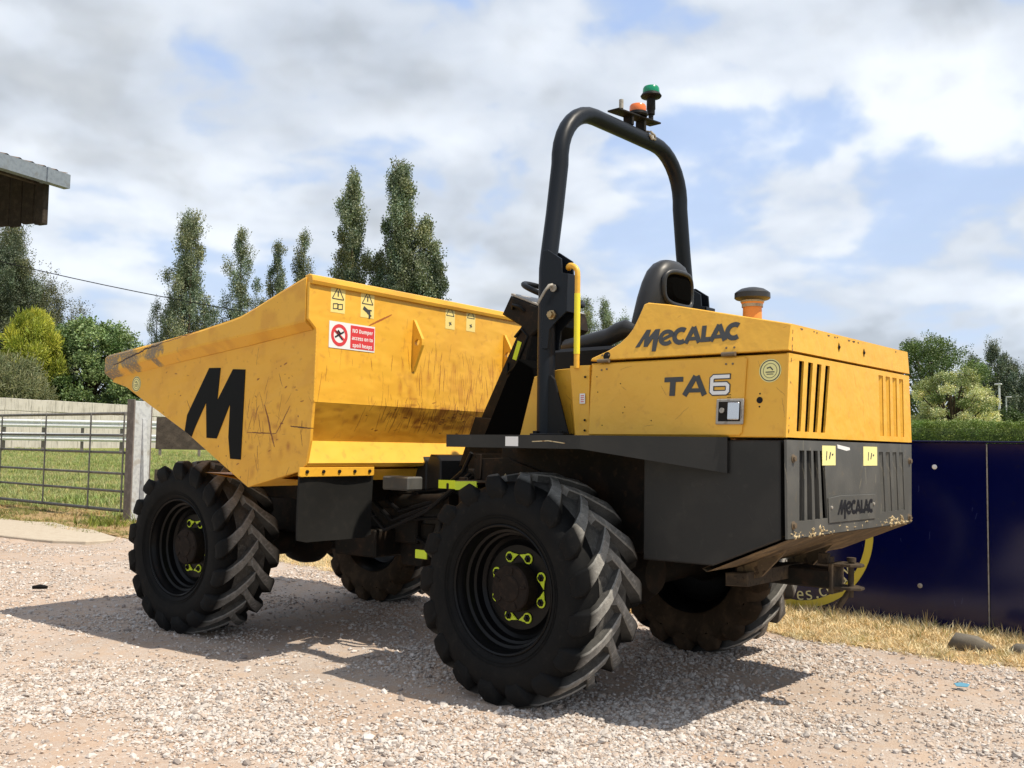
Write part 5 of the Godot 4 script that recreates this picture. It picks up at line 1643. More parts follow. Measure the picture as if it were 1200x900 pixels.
	for k in 14:
		var y := rng.randf_range(1.2, 1.62)
		var w := rng.randf_range(0.003, 0.009)
		prism(st, V([0.0, -w, w * 0.5, -w * 0.2, w * 0.4, w, 0.0, w * 0.8]), 0.0, 0.0009, Transform3D(bx, Vector3(1.2128 if y < 1.52 else 1.2146, y, 0.695 - (y - 1.2) * 0.09)))
	obj("chipped_paint", st, M.hinge, hood)
	# air intake and its cap
	st = mb()
	lathe(st, [[0.046, 0.0], [0.044, 0.10], [0.052, 0.104], [0.052, 0.122], [0.046, 0.124]], 24, Transform3D(Basis(Vector3.RIGHT, Vector3.FORWARD, Vector3.UP), Vector3(0.71, 1.735, 0.0)))
	var ai = obj("air_intake", st, M.orange, t)
	st = mb()
	lathe(st, [[0.050, 0.0], [0.050, 0.022], [0.056, 0.024], [0.056, 0.032], [0.052, 0.034]], 24, Transform3D(Basis(Vector3.RIGHT, Vector3.FORWARD, Vector3.UP), Vector3(0.71, 1.822, 0.0)))
	obj("clamp", st, M.steel, ai)
	st = mb()
	lathe(st, [[0.048, 0.0], [0.058, 0.010], [0.078, 0.014], [0.085, 0.020], [0.084, 0.044], [0.078, 0.050], [0.056, 0.064], [0.028, 0.071], [0.0, 0.073]], 32, Transform3D(Basis(Vector3.RIGHT, Vector3.FORWARD, Vector3.UP), Vector3(0.71, 1.846, 0.0)))
	obj("rain_cap", st, M.seat, ai)
	# counterweight
	st = mb()
	prism(st, V([0.56, 0.665, 0.893, 0.668, 1.185, 0.793, 1.185, 1.178, 0.56, 1.178]), -0.711, 0.711, Transform3D.IDENTITY, 0.006)
	var cw = obj("counterweight", st, M.dark, t)
	st = mb()
	slots = []
	for k in 4: slots.append([-(0.596 - 0.0657 * k), -(0.549 - 0.0637 * k), -(0.598 - 0.0752 * k), -(0.551 - 0.0756 * k)])
	for k in 4: slots.append([0.263 + 0.089 * k, 0.315 + 0.089 * k, 0.297 + 0.0865 * k, 0.345 + 0.0865 * k])
	slotted(st, -0.712, -0.704, 0.710, 0.700, 0.797, 1.180, 0.862, 1.140, slots, 1.203, 1.213)
	var wp = obj("rear_plate", st, M.grey, cw)
	for k in 4:
		var s: Array = slots[4 + k]
		st = mb()
		quad(st, Vector3(1.187, 1.143, -s[0] + 0.004), Vector3(1.210, 1.143, -s[1] - 0.002), Vector3(1.210, 0.859, -s[3] - 0.002), Vector3(1.187, 0.859, -s[2] + 0.004))
		obj("louvre", st, M.grey, wp)
	for q in [[0.654, 1.108], [0.655, 0.848], [-0.676, 1.098], [-0.660, 0.823]]:
		st = mb()
		lathe(st, [[0.017, 0.0], [0.017, 0.003], [0.011, 0.004], [0.011, 0.012], [0.0, 0.013]], 12, Transform3D(bx, Vector3(1.213, q[1], q[0])))
		obj("bolt", st, M.hinge, wp)
	st = mb()
	prism(st, V([-0.326, 0.944, -0.318, 0.842, 0.205, 0.838, 0.207, 0.948, -0.20, 0.952]), 1.2135, 1.2185, Transform3D(bx, Vector3.ZERO), 0.001)
	var np = obj("name_plate", st, M.grey, wp)
	maker_name(np, M.ink, Transform3D(bx * Basis(Vector3.BACK, -0.01), Vector3(1.2187, 0.872, 0.235)), 0.40, 0.058, 0.001)
	for q in [[0.296, 0.905], [-0.178, 0.905]]:
		st = mb()
		lathe(st, [[0.007, 0.0], [0.006, 0.005], [0.0, 0.006]], 8, Transform3D(bx, Vector3(1.2185, q[1], q[0])))
		obj("rivet", st, M.steel, np)
	for q in [[0.310, 1.121, 0.138, 0.082], [-0.155, 1.120, 0.168, 0.086]]:
		st = mb()
		box(st, Vector3(q[2], q[3], 0.001), Transform3D(bx, Vector3(1.2140, q[1], q[0])), 0.0)
		var l = obj("warning_label", st, M.label_pale, wp)
		st = mb()
		var lx := Transform3D(bx, Vector3(1.2145, q[1], q[0]))
		stroke(st, V([-0.028, -0.020, -0.022, 0.018]), 0.008, lx, 0.0, 0.0005)
		stroke(st, V([0.004, -0.014, 0.016, 0.014]), 0.010, lx, 0.0, 0.0005)
		stroke(st, V([0.030, 0.002, 0.044, 0.006]), 0.008, lx, 0.0, 0.0005)
		obj("pictogram", st, M.letter, l)
	st = mb()
	prism(st, V([-0.222, 1.168, -0.085, 1.156, -0.082, 1.146, -0.12, 1.142, -0.216, 1.152]), 1.2132, 1.2140, Transform3D(bx, Vector3.ZERO))
	obj("torn_label", st, M.white, wp)
	# dried clay and straw caked along the lower edge
	st = mb()
	var rk := rock_mesh(77, 0.6)
	for k in 240:
		var left := rng.randf() < 0.55
		var z := rng.randf_range(0.28, 0.69) if left else rng.randf_range(-0.69, -0.28)
		if rng.randf() < 0.2: z = rng.randf_range(-0.3, 0.3)
		var s := rng.randf_range(0.003, 0.008) * (1.35 if (z < -0.4 or (z > 0.34 and z < 0.5)) else 0.8)
		st.append_from(rk, 0, Transform3D(Basis.from_euler(Vector3(rng.randf() * 6, rng.randf() * 6, 0)).scaled_local(Vector3(s, s * 0.8, s * 1.9)), Vector3(1.212 - rng.randf() * 0.010, 0.800 + pow(rng.randf(), 2.0) * 0.034, z)))
	obj("dried_mud", st, M.mud, cw)
	st = mb()
	var ra := Vector3(1.213, 0.795, 0); var rb := Vector3(0.86, 0.640, 0)
	var zz := Vector3(0, 0, 0.70)
	quad(st, ra + zz, rb + zz, rb - zz, ra - zz)
	quad(st, ra + zz + Vector3(-0.02, 0.012, 0), rb + zz + Vector3(-0.02, 0.012, 0), rb - zz + Vector3(-0.02, 0.012, 0), ra - zz + Vector3(-0.02, 0.012, 0))
	quad(st, rb + zz, rb + zz + Vector3(-0.02, 0.012, 0), rb - zz + Vector3(-0.02, 0.012, 0), rb - zz)
	for z in [0.40, -0.1]:
		prism(st, V([0.84, 0.63, 0.84, 0.57, 0.95, 0.60, 1.06, 0.715]), z - 0.02, z, Transform3D.IDENTITY)
	obj("belly_plate", st, M.belly, cw)
	# mudguard decks, tapering back into the side; the skirt gets deeper towards the rear
	for s in [1, -1]:
		st = mb()
		var pl := V([-0.355, 0.40, 0.262, 0.40, 0.262, 0.70, 0.966, 0.705, 0.966, 0.724, 0.44, 1.003, -0.338, 1.003, -0.355, 0.986])
		prism(st, pl, 1.174, 1.186, Transform3D(Basis(Vector3.RIGHT, Vector3(0, 0, s), Vector3(0, -s, 0)), Vector3.ZERO) if s < 0 else Transform3D(Basis(Vector3.RIGHT, Vector3.BACK, Vector3.DOWN), Vector3(0, 2.36, 0)), 0.002)
		var mg = obj("mudguard", st, M.dark, t)
		st = mb()
		var e := [[-0.355, 0.986, 1.132], [-0.338, 1.005, 1.131], [0.44, 1.005, 1.131], [0.966, 0.726, 1.044]]
		for k in 3:
			var a := Vector3(e[k][0], 1.1885, e[k][1] * s); var b := Vector3(e[k + 1][0], 1.1885, e[k + 1][1] * s)
			var a2 := Vector3(a.x, e[k][2], a.z); var b2 := Vector3(b.x, e[k + 1][2], b.z)
			var inn := Vector3(0, 0, -0.008 * s)
			quad(st, a, b, b2, a2); quad(st, a + inn, b + inn, b2 + inn, a2 + inn); quad(st, a2, b2, b2 + inn, a2 + inn); quad(st, a, b, b + inn, a + inn)
		quad(st, Vector3(-0.355, 1.1885, 0.986 * s), Vector3(-0.355, 1.132, 0.986 * s), Vector3(-0.355, 1.132, 0.5 * s), Vector3(-0.355, 1.1885, 0.5 * s))
		quad(st, Vector3(0.966, 1.1885, 0.726 * s), Vector3(0.966, 1.044, 0.726 * s), Vector3(0.966, 1.044, 0.70 * s), Vector3(0.966, 1.1885, 0.70 * s))
		obj("skirt", st, M.dark, mg)
		if s > 0:
			st = mb()
			box(st, Vector3(0.074, 0.042, 0.001), at(0.065, 1.160, 1.0055), 0.0)
			obj("label", st, M.white, mg)
			st = mb()
			stroke(st, V([0.18, 1.160, 0.27, 1.164, 0.36, 1.154]), 0.004, at(0, 0, 1.0052), 0.0, 0.0004)
			obj("scratch", st, M.mud, mg)

func cab(t):
	# floor and yellow side plates
	var st := mb()
	box(st, Vector3(0.60, 0.02, 1.30), at(-0.04, 1.165, 0), 0.004)
	box(st, Vector3(0.60, 0.018, 0.60), at(-0.638, 1.165, 0), 0.004)
	obj("cab_floor", st, M.dark, t)
	for s in [1, -1]:
		st = mb()
		prism(st, V([-0.232, 1.189, 0.10, 1.189, 0.10, 1.512, 0.0, 1.508, -0.145, 1.478]), 0.588 if s > 0 else -0.6, 0.6 if s > 0 else -0.588, Transform3D.IDENTITY, 0.002)
		var sp = obj("side_plate", st, M.yellow, t)
		st = mb()
		var rings := []
		for y in [1.189, 1.512]:
			var q := 0.0 if y < 1.3 else 1.0
			rings.append([Vector3(0.098, y, 0.60 * s), Vector3(lerpf(0.178, 0.15, q), y, lerpf(0.690, 0.70, q) * s), Vector3(0.256, y, 0.694 * s), Vector3(0.256, y, 0.60 * s)])
		loft(st, rings, -1)
		var cp = obj("corner_column", st, M.yellow, t)
		if s > 0:
			st = mb()
			box(st, Vector3(0.030, 0.046, 0.001), at(0.221, 1.36, 0.6985), 0.0)
			obj("label", st, M.white, cp)
			st = mb()
			for k in 4: stroke(st, V([0.212, 1.346 + k * 0.009, 0.230, 1.346 + k * 0.009]), 0.004, at(0, 0, 0.6988), 0.0, 0.0004)
			obj("print", st, M.red, cp)
			for y in [1.215, 1.262, 1.458]:
				st = mb()
				lathe(st, [[0.006, 0.0], [0.005, 0.003], [0.0, 0.004]], 8, at(0.236, y, 0.699))
				obj("rivet", st, M.frame, cp)
	# roll bar
	st = mb()
	var path := []
	var half := [[0.650, 1.19], [0.652, 1.6], [0.650, 1.99], [0.640, 2.06], [0.603, 2.27], [0.566, 2.52]]
	for p in half: path.append(Vector3(-0.03, p[1], p[0]))
	var c0 := Vector2(0.285, 2.548); 
	for k in range(1, 10):
		var a := deg_to_rad(-6.0 + 96.0 * k / 9.0)
		path.append(Vector3(-0.03, c0.y + sin(a) * 0.285, c0.x + cos(a) * 0.281))
	path.append(Vector3(-0.03, 2.834, 0.0))
	for k in range(path.size() - 2, -1, -1): path.append(Vector3(-0.03, path[k].y, -path[k].z))
	tube(st, path, 0.0425, 20)
	var rb = obj("roll_bar", st, M.tube, t)
	for s in [1, -1]:
		for zo in [0.040, -0.048]:
			st = mb()
			var zc: float = 0.652 * s + zo * s
			prism(st, V([-0.025, 1.66, -0.020, 1.60, 0.012, 1.60, 0.022, 1.69, 0.070, 1.732, 0.124, 1.768, 0.124, 1.945, 0.092, 1.953, 0.086, 2.020, 0.004, 2.072, -0.020, 2.072]), zc - 0.005, zc + 0.005, Transform3D.IDENTITY, 0.0015)
			obj("hinge_plate", st, M.tube, rb)
		st = mb()
		box(st, Vector3(0.012, 0.18, 0.10), at(0.120, 1.856, 0.649 * s), 0.002)
		obj("hinge_back", st, M.tube, rb)
		st = mb()
		lathe(st, [[0.024, 0.0], [0.024, 0.010], [0.016, 0.011], [0.016, 0.026], [0.0, 0.028]], 6, Transform3D(Basis.IDENTITY if s > 0 else Basis(Vector3.UP, PI), Vector3(0.040, 1.757, 0.697 * s)))
		obj("pivot_bolt", st, M.brass, rb)
		st = mb()
		tube(st, [Vector3(0.046, 1.895, 0.71 * s), Vector3(0.044, 1.892, 0.728 * s), Vector3(0.020, 1.865, 0.734 * s), Vector3(-0.020, 1.812, 0.734 * s)], [0.010, 0.009, 0.007, 0.007], 8)
		lathe(st, [[0.018, 0.0], [0.018, 0.006], [0.0, 0.008]], 12, at(0.052, 1.882, 0.706 * s if s > 0 else -0.712))
		obj("locking_pin", st, M.steel, rb)
		# foot gusset
		st = mb()
		prism(st, V([0.0, 1.189, 0.128, 1.189, 0.040, 1.455, 0.018, 1.475, 0.0, 1.475]), 0.664 * s if s > 0 else -0.676, 0.676 if s > 0 else -0.664, Transform3D.IDENTITY, 0.002)
		obj("gusset", st, M.black, rb)
		st = mb()
		box(st, Vector3(0.20, 0.014, 0.14), at(0.03, 1.194, 0.652 * s), 0.003)
		for q in [-0.05, 0.10]: lathe(st, [[0.014, 0.0], [0.014, 0.012], [0.0, 0.014]], 6, Transform3D(Basis(Vector3.RIGHT, Vector3.FORWARD, Vector3.UP), Vector3(q, 1.20, 0.70 * s)))
		obj("foot_plate", st, M.black, rb)
	# beacons on a bent bracket over the top tube
	st = mb()
	var br := Transform3D(Basis(Vector3.RIGHT, 0.075), Vector3(-0.03, 2.934, -0.09))
	box(st, Vector3(0.075, 0.010, 0.415), br, 0.002)
	for z in [-0.07, 0.05]: box(st, Vector3(0.06, 0.06, 0.02), at(-0.03, 2.90, z - 0.08), 0.003)
	var bk = obj("beacon_bracket", st, M.frame, rb)
	st = mb()
	lathe(st, [[0.012, 0.0], [0.012, 0.048], [0.0, 0.049]], 12, Transform3D(Basis(Vector3.RIGHT, Vector3.FORWARD, Vector3.UP), Vector3(-0.03, 2.946, 0.042)))
	obj("stud", st, M.steel, bk)
	st = mb()
	tube(st, [Vector3(-0.078, 2.82, -0.196), Vector3(-0.065, 2.872, -0.196), Vector3(-0.03, 2.884, -0.196), Vector3(0.008, 2.872, -0.196), Vector3(0.020, 2.83, -0.196)], 0.007, 8)
	tube(st, [Vector3(0.016, 2.868, -0.175), Vector3(0.018, 2.856, -0.215), Vector3(0.016, 2.836, -0.225), Vector3(0.016, 2.832, -0.185), Vector3(0.017, 2.85, -0.17)], 0.007, 8)
	obj("clamp", st, M.steel, bk)
	var upb := Basis(Vector3.RIGHT, Vector3.FORWARD, Vector3.UP)
	st = mb()
	lathe(st, [[0.0, 0.0], [0.050, 0.0], [0.056, 0.008], [0.054, 0.022], [0.046, 0.026]], 28, Transform3D(upb, Vector3(-0.03, 2.945, -0.118)))
	var ob = obj("orange_beacon", st, M.black, rb)
	st = mb()
	lathe(st, [[0.044, 0.0], [0.046, 0.012], [0.045, 0.034], [0.040, 0.042], [0.0, 0.046]], 28, Transform3D(upb, Vector3(-0.03, 2.968, -0.118)))
	obj("lens", st, M.lens_orange, ob)
	st = mb()
	lathe(st, [[0.0, 0.0], [0.014, 0.0], [0.014, 0.05], [0.022, 0.055], [0.022, 0.08], [0.025, 0.085], [0.024, 0.142], [0.032, 0.147], [0.055, 0.153], [0.059, 0.160], [0.050, 0.174], [0.044, 0.178]], 28, Transform3D(upb, Vector3(-0.03, 2.938, -0.250)))
	lathe(st, [[0.012, 0.0], [0.012, 0.03], [0.0, 0.032]], 10, Transform3D(Basis(Vector3.UP, -0.9), Vector3(-0.02, 3.0, -0.262)))
	var gb = obj("green_beacon", st, M.black, rb)
	st = mb()
	lathe(st, [[0.046, 0.0], [0.047, 0.010], [0.045, 0.030], [0.040, 0.038], [0.0, 0.041]], 28, Transform3D(upb, Vector3(-0.03, 3.112, -0.250)))
	obj("lens", st, M.lens_green, gb)
	# grab rail
	for s in [1, -1]:
		st = mb()
		var rail := [Vector3(0.187, 1.50, 0.70 * s), Vector3(0.187, 1.92, 0.70 * s)]
		for k in range(1, 7):
			var a := deg_to_rad(90.0 * k / 6.0)
			rail.append(Vector3(0.142 + 0.045 * cos(a), 1.935 + 0.045 * sin(a), 0.70 * s))
		rail.append(Vector3(0.118, 1.98, 0.68 * s)); rail.append(Vector3(0.10, 1.978, 0.655 * s))
		if s > 0:
			tube(st, rail, 0.0130, 12)
			var gr = obj("grab_rail", st, M.orange if false else M.yellow, t)
			st = mb()
			bar(st, Vector3(0.187, 1.565, 0.70), Vector3(0.187, 1.845, 0.70), 0.0142, 14)
			obj("grip_sleeve", st, M.neon_yellow, gr)
	# seat
	st = mb()
	var rings := []
	for q in [[1.50, 0.10, 0.055, 0.19], [1.66, 0.14, 0.075, 0.215], [1.80, 0.178, 0.085, 0.212], [1.90, 0.200, 0.088, 0.200], [1.98, 0.214, 0.084, 0.180], [2.04, 0.222, 0.074, 0.152], [2.078, 0.228, 0.058, 0.116], [2.100, 0.231, 0.036, 0.070], [2.107, 0.232, 0.008, 0.016]]:
		rings.append(super_ring(Vector3(q[1], q[0], -0.03), q[2], q[3], 2.5))
	loft(st, rings)
	var se = obj("seat_back", st, M.seat, t)
	st = mb()
	var loop := []
	for k in 28:
		var a := TAU * k / 28
		var u := signf(cos(a)) * pow(absf(cos(a)), 0.6) * 0.135
		var v := signf(sin(a)) * pow(absf(sin(a)), 0.6) * 0.084
		loop.append(Vector3(0.300 - 1.1 * u * u + v * 0.08, 1.950 + v, -0.03 - u + v * 0.15))
	tube(st, loop, 0.014, 10, true)
	obj("recess_rim", st, M.seat, se)
	st = mb()
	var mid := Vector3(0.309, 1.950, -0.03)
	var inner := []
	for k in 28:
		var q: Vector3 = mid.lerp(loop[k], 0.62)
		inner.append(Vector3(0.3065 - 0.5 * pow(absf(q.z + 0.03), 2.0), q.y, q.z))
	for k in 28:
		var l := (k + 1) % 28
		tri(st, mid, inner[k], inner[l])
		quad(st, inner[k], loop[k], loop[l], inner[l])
	obj("recess", st, M.void, se)  # raised black panel, the dark of a hollow put into its colour
	st = mb()
	var cushion := []
	for q in [[1.36, 0.24, 0.21], [1.38, 0.26, 0.235], [1.44, 0.265, 0.24], [1.48, 0.25, 0.225], [1.495, 0.21, 0.19]]: cushion.append(super_ring(Vector3(-0.12, q[0], -0.03), q[1], q[2], 4.0))
	loft(st, cushion)
	obj("seat_cushion", st, M.seat, t)
	st = mb()
	box(st, Vector3(0.40, 0.20, 0.36), at(-0.1, 1.27, -0.03), 0.02)
	obj("seat_base", st, M.dark, t)
	for z in [0.27, -0.33]:
		st = mb()
		var arm := []
		for q in [[-0.225, 1.655, 0.018, 0.020], [-0.205, 1.655, 0.040, 0.034], [-0.05, 1.672, 0.046, 0.038], [0.06, 1.690, 0.048, 0.038], [0.11, 1.712, 0.050, 0.040], [0.17, 1.728, 0.046, 0.038], [0.22, 1.718, 0.026, 0.022]]:
			var r := []
			for k in 14:
				var a := TAU * k / 14
				r.append(Vector3(q[0], q[1] + sin(a) * q[2], z + cos(a) * q[3]))
			arm.append(r)
		loft(st, arm)
		obj("armrest", st, M.seat, t)
	st = mb()
	box(st, Vector3(0.55, 0.26, 0.06), at(0.0, 1.50, 0.40), 0.02)
	obj("side_console", st, M.black, t)
	# steering pedestal with the dash head
	st = mb()
	prism(st, V([-0.935, 1.17, -0.62, 1.17, -0.50, 1.74, -0.40, 1.80, -0.42, 1.885, -0.655, 1.975, -0.715, 1.875, -0.575, 1.80]), -0.20, 0.20, Transform3D.IDENTITY, 0.008)
	var ped = obj("steering_pedestal", st, M.frame, t)
	st = mb()
	prism(st, V([-0.655, 1.978, -0.425, 1.889, -0.418, 1.897, -0.650, 1.990]), -0.195, 0.195, Transform3D.IDENTITY, 0.002)
	obj("dash", st, M.steel, ped)
	st = mb()
	box(st, Vector3(0.030, 0.105, 0.001), Transform3D(Basis(Vector3.BACK, -0.36), Vector3(-0.597, 1.665, 0.201)), 0.0)
	obj("reflector", st, M.neon, ped)
	st = mb()
	tube(st, [Vector3(-0.61, 1.74, 0.205), Vector3(-0.56, 1.78, 0.212), Vector3(-0.52, 1.74, 0.206), Vector3(-0.60, 1.58, 0.206), Vector3(-0.66, 1.54, 0.206), Vector3(-0.66, 1.60, 0.206)], 0.008, 8)
	obj("hose", st, M.black, ped)
	st = mb()
	tube(st, [Vector3(-0.63, 1.90, 0.202), Vector3(-0.61, 1.915, 0.225), Vector3(-0.56, 1.90, 0.225), Vector3(-0.55, 1.88, 0.202)], 0.010, 8)
	obj("handle", st, M.black, ped)
	st = mb()
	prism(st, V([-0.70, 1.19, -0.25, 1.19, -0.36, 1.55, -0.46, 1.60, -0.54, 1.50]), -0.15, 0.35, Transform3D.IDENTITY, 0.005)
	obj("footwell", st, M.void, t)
	st = mb()
	prism(st, V([-0.98, 1.02, -0.36, 1.02, -0.36, 1.19, -0.62, 1.28, -0.86, 1.30]), -0.25, 0.25, Transform3D.IDENTITY, 0.005)
	obj("front_plate", st, M.frame, t)
	# steering wheel
	var sw := Transform3D(Basis(Vector3.BACK, -0.42) * Basis(Vector3.RIGHT, -PI / 2), Vector3(-0.475, 1.985, 0.04))
	st = mb()
	var rim := []
	for k in 36: rim.append(sw * Vector3(cos(TAU * k / 36) * 0.175, sin(TAU * k / 36) * 0.175, 0))
	tube(st, rim, 0.0155, 10, true)
	var wheel = obj("steering_wheel", st, M.black, t)
	st = mb()
	for k in 3: bar(st, sw * Vector3(0, 0, -0.03), sw * Vector3(cos(k * TAU / 3 + 0.5) * 0.17, sin(k * TAU / 3 + 0.5) * 0.17, 0), 0.010, 8)
	bar(st, sw * Vector3(0, 0, -0.02), sw * Vector3(0, 0, -0.16), 0.02, 10)
	obj("spokes", st, M.black, wheel)

# frames, axles, rams and steps under the machine
func under(t):
	var st := mb()
	box(st, Vector3(1.75, 0.44, 0.62), at(0.02, 0.88, 0), 0.01)
	box(st, Vector3(1.0, 0.5, 0.98), at(0.05, 0.91, 0), 0.01)
	obj("rear_frame", st, M.frame, t)
	st = mb()
	prism(st, V([-0.62, 1.07, -0.40, 1.08, -0.05, 0.98, -0.02, 0.80, -0.45, 0.78, -0.62, 0.86]), 0.49, 0.505, Transform3D.IDENTITY, 0.002)
	box(st, Vector3(0.03, 0.13, 0.012), at(-0.58, 1.03, 0.512), 0.002)
	obj("frame_side_plate", st, M.frame, t)
	st = mb()
	prism(st, V([-0.44, 0.955, -0.40, 1.0, -0.385, 0.975, -0.36, 0.985, -0.34, 0.945, -0.38, 0.925]), 0.506, 0.508)
	obj("bare_patch", st, M.mud, t)
	for fr in [Transform3D.IDENTITY, FX]:
		st = mb()
		tube(st, [Vector3(0, 0.5055, 0.80), Vector3(0, 0.5055, 0.62), Vector3(0, 0.5055, 0.22), Vector3(0, 0.5055, -0.22), Vector3(0, 0.5055, -0.62), Vector3(0, 0.5055, -0.80)], [0.13, 0.085, 0.10, 0.10, 0.085, 0.13], 16)
		lathe(st, [[0.0, -0.17], [0.10, -0.16], [0.16, -0.08], [0.17, 0.0], [0.16, 0.08], [0.10, 0.16], [0.0, 0.17]], 20, Transform3D(Basis(Vector3.UP, PI / 2), Vector3(0.02, 0.5055, 0)))
		obj("axle", st, M.frame, t, fr)
	st = mb()
	box(st, Vector3(1.62, 0.30, 0.58), at(0.48, 0.72, 0), 0.01)
	box(st, Vector3(0.9, 0.14, 1.3), at(0.62, 0.88, 0), 0.01)
	box(st, Vector3(0.34, 0.16, 0.9), at(0.95, 0.57, 0.0), 0.01)
	obj("front_frame", st, M.frame, t, FX)
	st = mb()
	prism(st, V([0.62, 0.93, 1.20, 0.98, 1.20, 1.0, 0.84, 0.905]), 0.86, 0.90, Transform3D.IDENTITY)
	prism(st, V([0.30, 0.96, 1.22, 0.94, 1.24, 1.0, 0.80, 0.91]), -1.02, 1.02, Transform3D.IDENTITY)
	obj("skip_cradle", st, M.yellow, t, FX)
	for s in [1, -1]:
		st = mb()
		box(st, Vector3(0.20, 0.075, 0.12), FX * at(1.36, 0.925, 0.49 * s), 0.008)
		obj("stop_block", st, M.grey, t)
	# articulation joint
	for q in [[-1.245, 0.80, 0.56, 0.10], [-1.13, 0.81, 0.54, 0.10]]:
		st = mb()
		prism(st, V([q[0] - 0.055, q[1] - 0.27, q[0] + 0.06, q[1] - 0.27, q[0] + 0.06, q[1] + 0.24, q[0] + 0.03, q[1] + 0.27, q[0] - 0.03, q[1] + 0.275, q[0] - 0.055, q[1] + 0.22]), -0.30, 0.30, Transform3D.IDENTITY, 0.008)
		obj("pivot_plate", st, M.dark, t)
	st = mb()
	bar(st, Vector3(-1.19, 0.42, 0), Vector3(-1.19, 1.08, 0), 0.07, 16)
	obj("pivot_pin", st, M.frame, t)
	st = mb()
	prism(st, V([-1.44, 0.68, -1.10, 0.69, -1.20, 0.44, -1.36, 0.44]), 0.22, 0.31, Transform3D.IDENTITY, 0.005)
	obj("joint_bracket", st, M.frame, t)
	st = mb()
	tube(st, [Vector3(-1.56, 0.775, 0.33), Vector3(-1.46, 0.80, 0.34), Vector3(-0.86, 0.835, 0.40)], [0.035, 0.042, 0.042], 14)
	var ram = obj("steering_ram", st, M.frame, t)
	st = mb()
	bar(st, Vector3(-1.70, 0.742, 0.31), Vector3(-1.47, 0.768, 0.33), 0.020, 12)
	obj("rod", st, M.chrome, ram)
	st = mb()
	box(st, Vector3(0.26, 0.16, 0.34), at(-1.60, 0.66, 0.13), 0.01)
	obj("valve_block", st, M.frame, t)
	st = mb()
	tube(st, [Vector3(-1.50, 0.74, 0.36), Vector3(-1.38, 0.70, 0.40), Vector3(-1.2, 0.715, 0.42), Vector3(-0.95, 0.74, 0.42), Vector3(-0.7, 0.80, 0.40)], 0.011, 8)
	obj("hose", st, M.black, t)
	st = mb()
	tube(st, [Vector3(-0.92, 0.93, 0.38), Vector3(-0.78, 1.00, 0.42), Vector3(-0.72, 1.10, 0.42)], 0.012, 8)
	obj("hose", st, M.black, t)
	st = mb()
	tube(st, [Vector3(-1.3, 0.62, 0.31), Vector3(-1.1, 0.58, 0.36), Vector3(-0.85, 0.66, 0.38)], 0.012, 8)
	obj("hose", st, M.black, t)
	for k in 5:
		st = mb()
		var z := 0.16 + 0.055 * k
		tube(st, [Vector3(-1.95, 0.86 - 0.03 * k, z), Vector3(-1.6, 0.93 - 0.02 * k, z + 0.10), Vector3(-1.25, 0.86 - 0.05 * k, z + 0.17), Vector3(-0.95, 0.90 - 0.03 * k, z + 0.14), Vector3(-0.70, 1.0, z + 0.05)], 0.012, 8)
		for q in [Vector3(-1.95, 0.86 - 0.03 * k, z), Vector3(-0.70, 1.0, z + 0.05)]: lathe(st, [[0.0, -0.02], [0.018, -0.02], [0.018, 0.02], [0.0, 0.02]], 6, Transform3D(Basis(Vector3.UP, PI / 2), q))
		obj("hose", st, M.black, t)
	st = mb()
	bar(st, Vector3(-2.3, 0.52, 0.05), Vector3(0.0, 0.52, 0.0), 0.045, 12)
	obj("drive_shaft", st, M.frame, t)
	# steps with bright nosings
	for s in [1, -1]:
		st = mb()
		prism(st, V([-0.655, 0.73, -0.48, 0.79, -0.36, 0.765, -0.36, 0.46, -0.655, 0.46]), -0.958, -0.948, Transform3D(Basis(Vector3.RIGHT, Vector3.BACK * s, Vector3.DOWN * s), Vector3(0, 0 if s > 0 else 1.906, 0)))
		var sp = obj("step", st, M.frame, t)
		st = mb()
		var e := [[-0.655, 0.732], [-0.48, 0.792], [-0.36, 0.767]]
		for k in 2:
			var a := Vector3(e[k][0], 0.962, e[k][1] * s); var b := Vector3(e[k + 1][0], 0.966, e[k + 1][1] * s)
			var dn := Vector3(0, -0.042, 0); var inn := Vector3(0, 0, -0.008 * s)
			quad(st, a, b, b + dn, a + dn); quad(st, a + inn, b + inn, b + dn + inn, a + dn + inn); quad(st, a, b, b + inn, a + inn); quad(st, a + dn, b + dn, b + dn + inn, a + dn + inn)
		obj("nosing", st, M.neon, sp)
		st = mb()
		box(st, Vector3(0.10, 0.045, 0.25), at(-0.74, 0.578, 0.63 * s), 0.004)
		var lo = obj("lower_step", st, M.frame, t)
		st = mb()
		box(st, Vector3(0.085, 0.044, 0.008), at(-0.74, 0.582, 0.76 * s), 0.002)
		obj("nosing", st, M.neon, lo)
		st = mb()
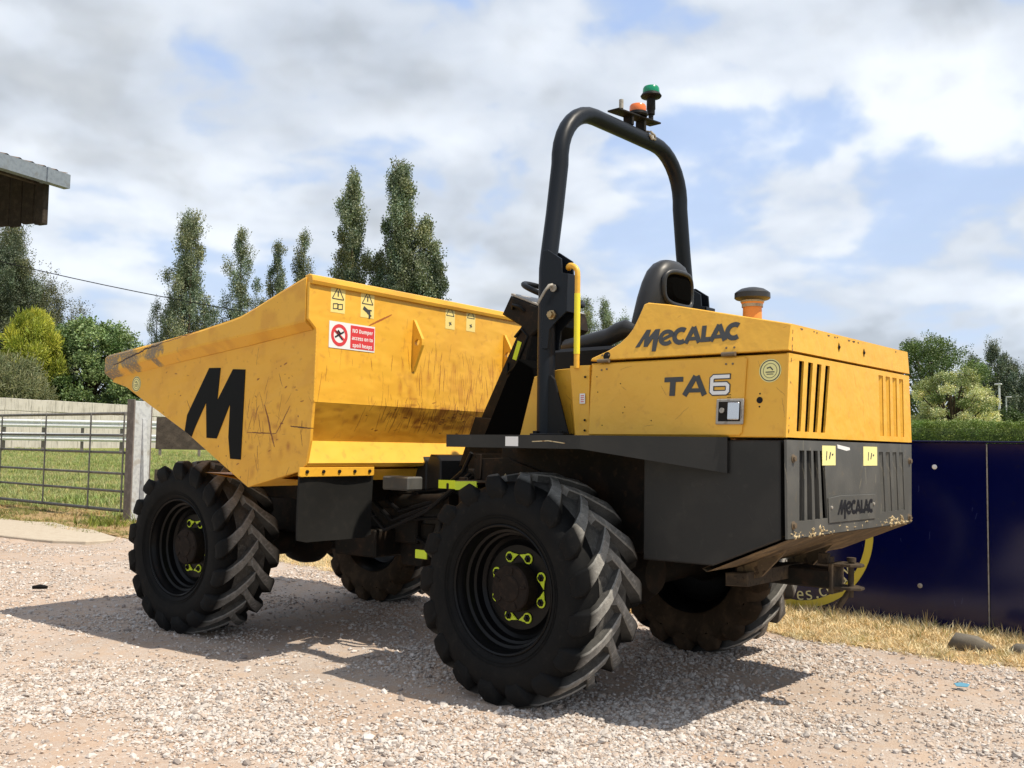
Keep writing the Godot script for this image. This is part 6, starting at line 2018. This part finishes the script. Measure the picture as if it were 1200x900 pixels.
		box(st, Vector3(0.05, 0.40, 0.02), at(-0.70, 0.77, 0.50 * s), 0.003)
		box(st, Vector3(0.03, 0.03, 0.30), at(-0.55, 0.935, 0.62 * s), 0.003)
		obj("step_hanger", st, M.frame, t)
	# rear hitch
	st = mb()
	prism(st, V([0.815, 0.556, 0.815, 0.612, 0.92, 0.622, 0.92, 0.562]), -0.46, 0.46, Transform3D.IDENTITY, 0.004)
	obj("rear_cross_member", st, M.cross, t)
	st = mb()
	box(st, Vector3(0.36, 0.085, 0.13), at(0.94, 0.576, 0.0), 0.008)
	var hi = obj("hitch", st, M.frame, t)
	st = mb()
	box(st, Vector3(0.022, 0.135, 0.13), at(1.115, 0.580, 0.0), 0.004)
	prism(st, V([1.12, -0.055, 1.20, -0.05, 1.235, -0.02, 1.235, 0.02, 1.20, 0.05, 1.12, 0.055]), -0.648, -0.634, Transform3D(Basis(Vector3.RIGHT, Vector3.BACK, Vector3.DOWN), Vector3.ZERO), 0.003)
	prism(st, V([1.12, -0.055, 1.20, -0.05, 1.235, -0.02, 1.235, 0.02, 1.20, 0.05, 1.12, 0.055]), -0.548, -0.534, Transform3D(Basis(Vector3.RIGHT, Vector3.BACK, Vector3.DOWN), Vector3.ZERO), 0.003)
	box(st, Vector3(0.05, 0.05, 0.03), at(1.06, 0.66, 0.0), 0.004)
	obj("jaw", st, M.cross, hi)
	st = mb()
	bar(st, Vector3(1.185, 0.672, 0.0), Vector3(1.18, 0.50, 0.0), 0.013, 12)
	lathe(st, [[0.02, 0.0], [0.02, 0.018], [0.0, 0.02]], 12, Transform3D(Basis(Vector3.RIGHT, Vector3.FORWARD, Vector3.UP), Vector3(1.185, 0.655, 0)))
	bar(st, Vector3(1.18, 0.535, 0.0), Vector3(1.135, 0.455, 0.02), 0.013, 10)
	obj("pin", st, M.cross, hi)

func _ready():
	rng.seed = 20240611
	camera_and_light()
	materials()
	ground_and_yard()
	wall_and_barrier()
	gate_and_rails()
	shed()
	hoarding()
	dumper()
	trees()
	far_things()
	grasses()
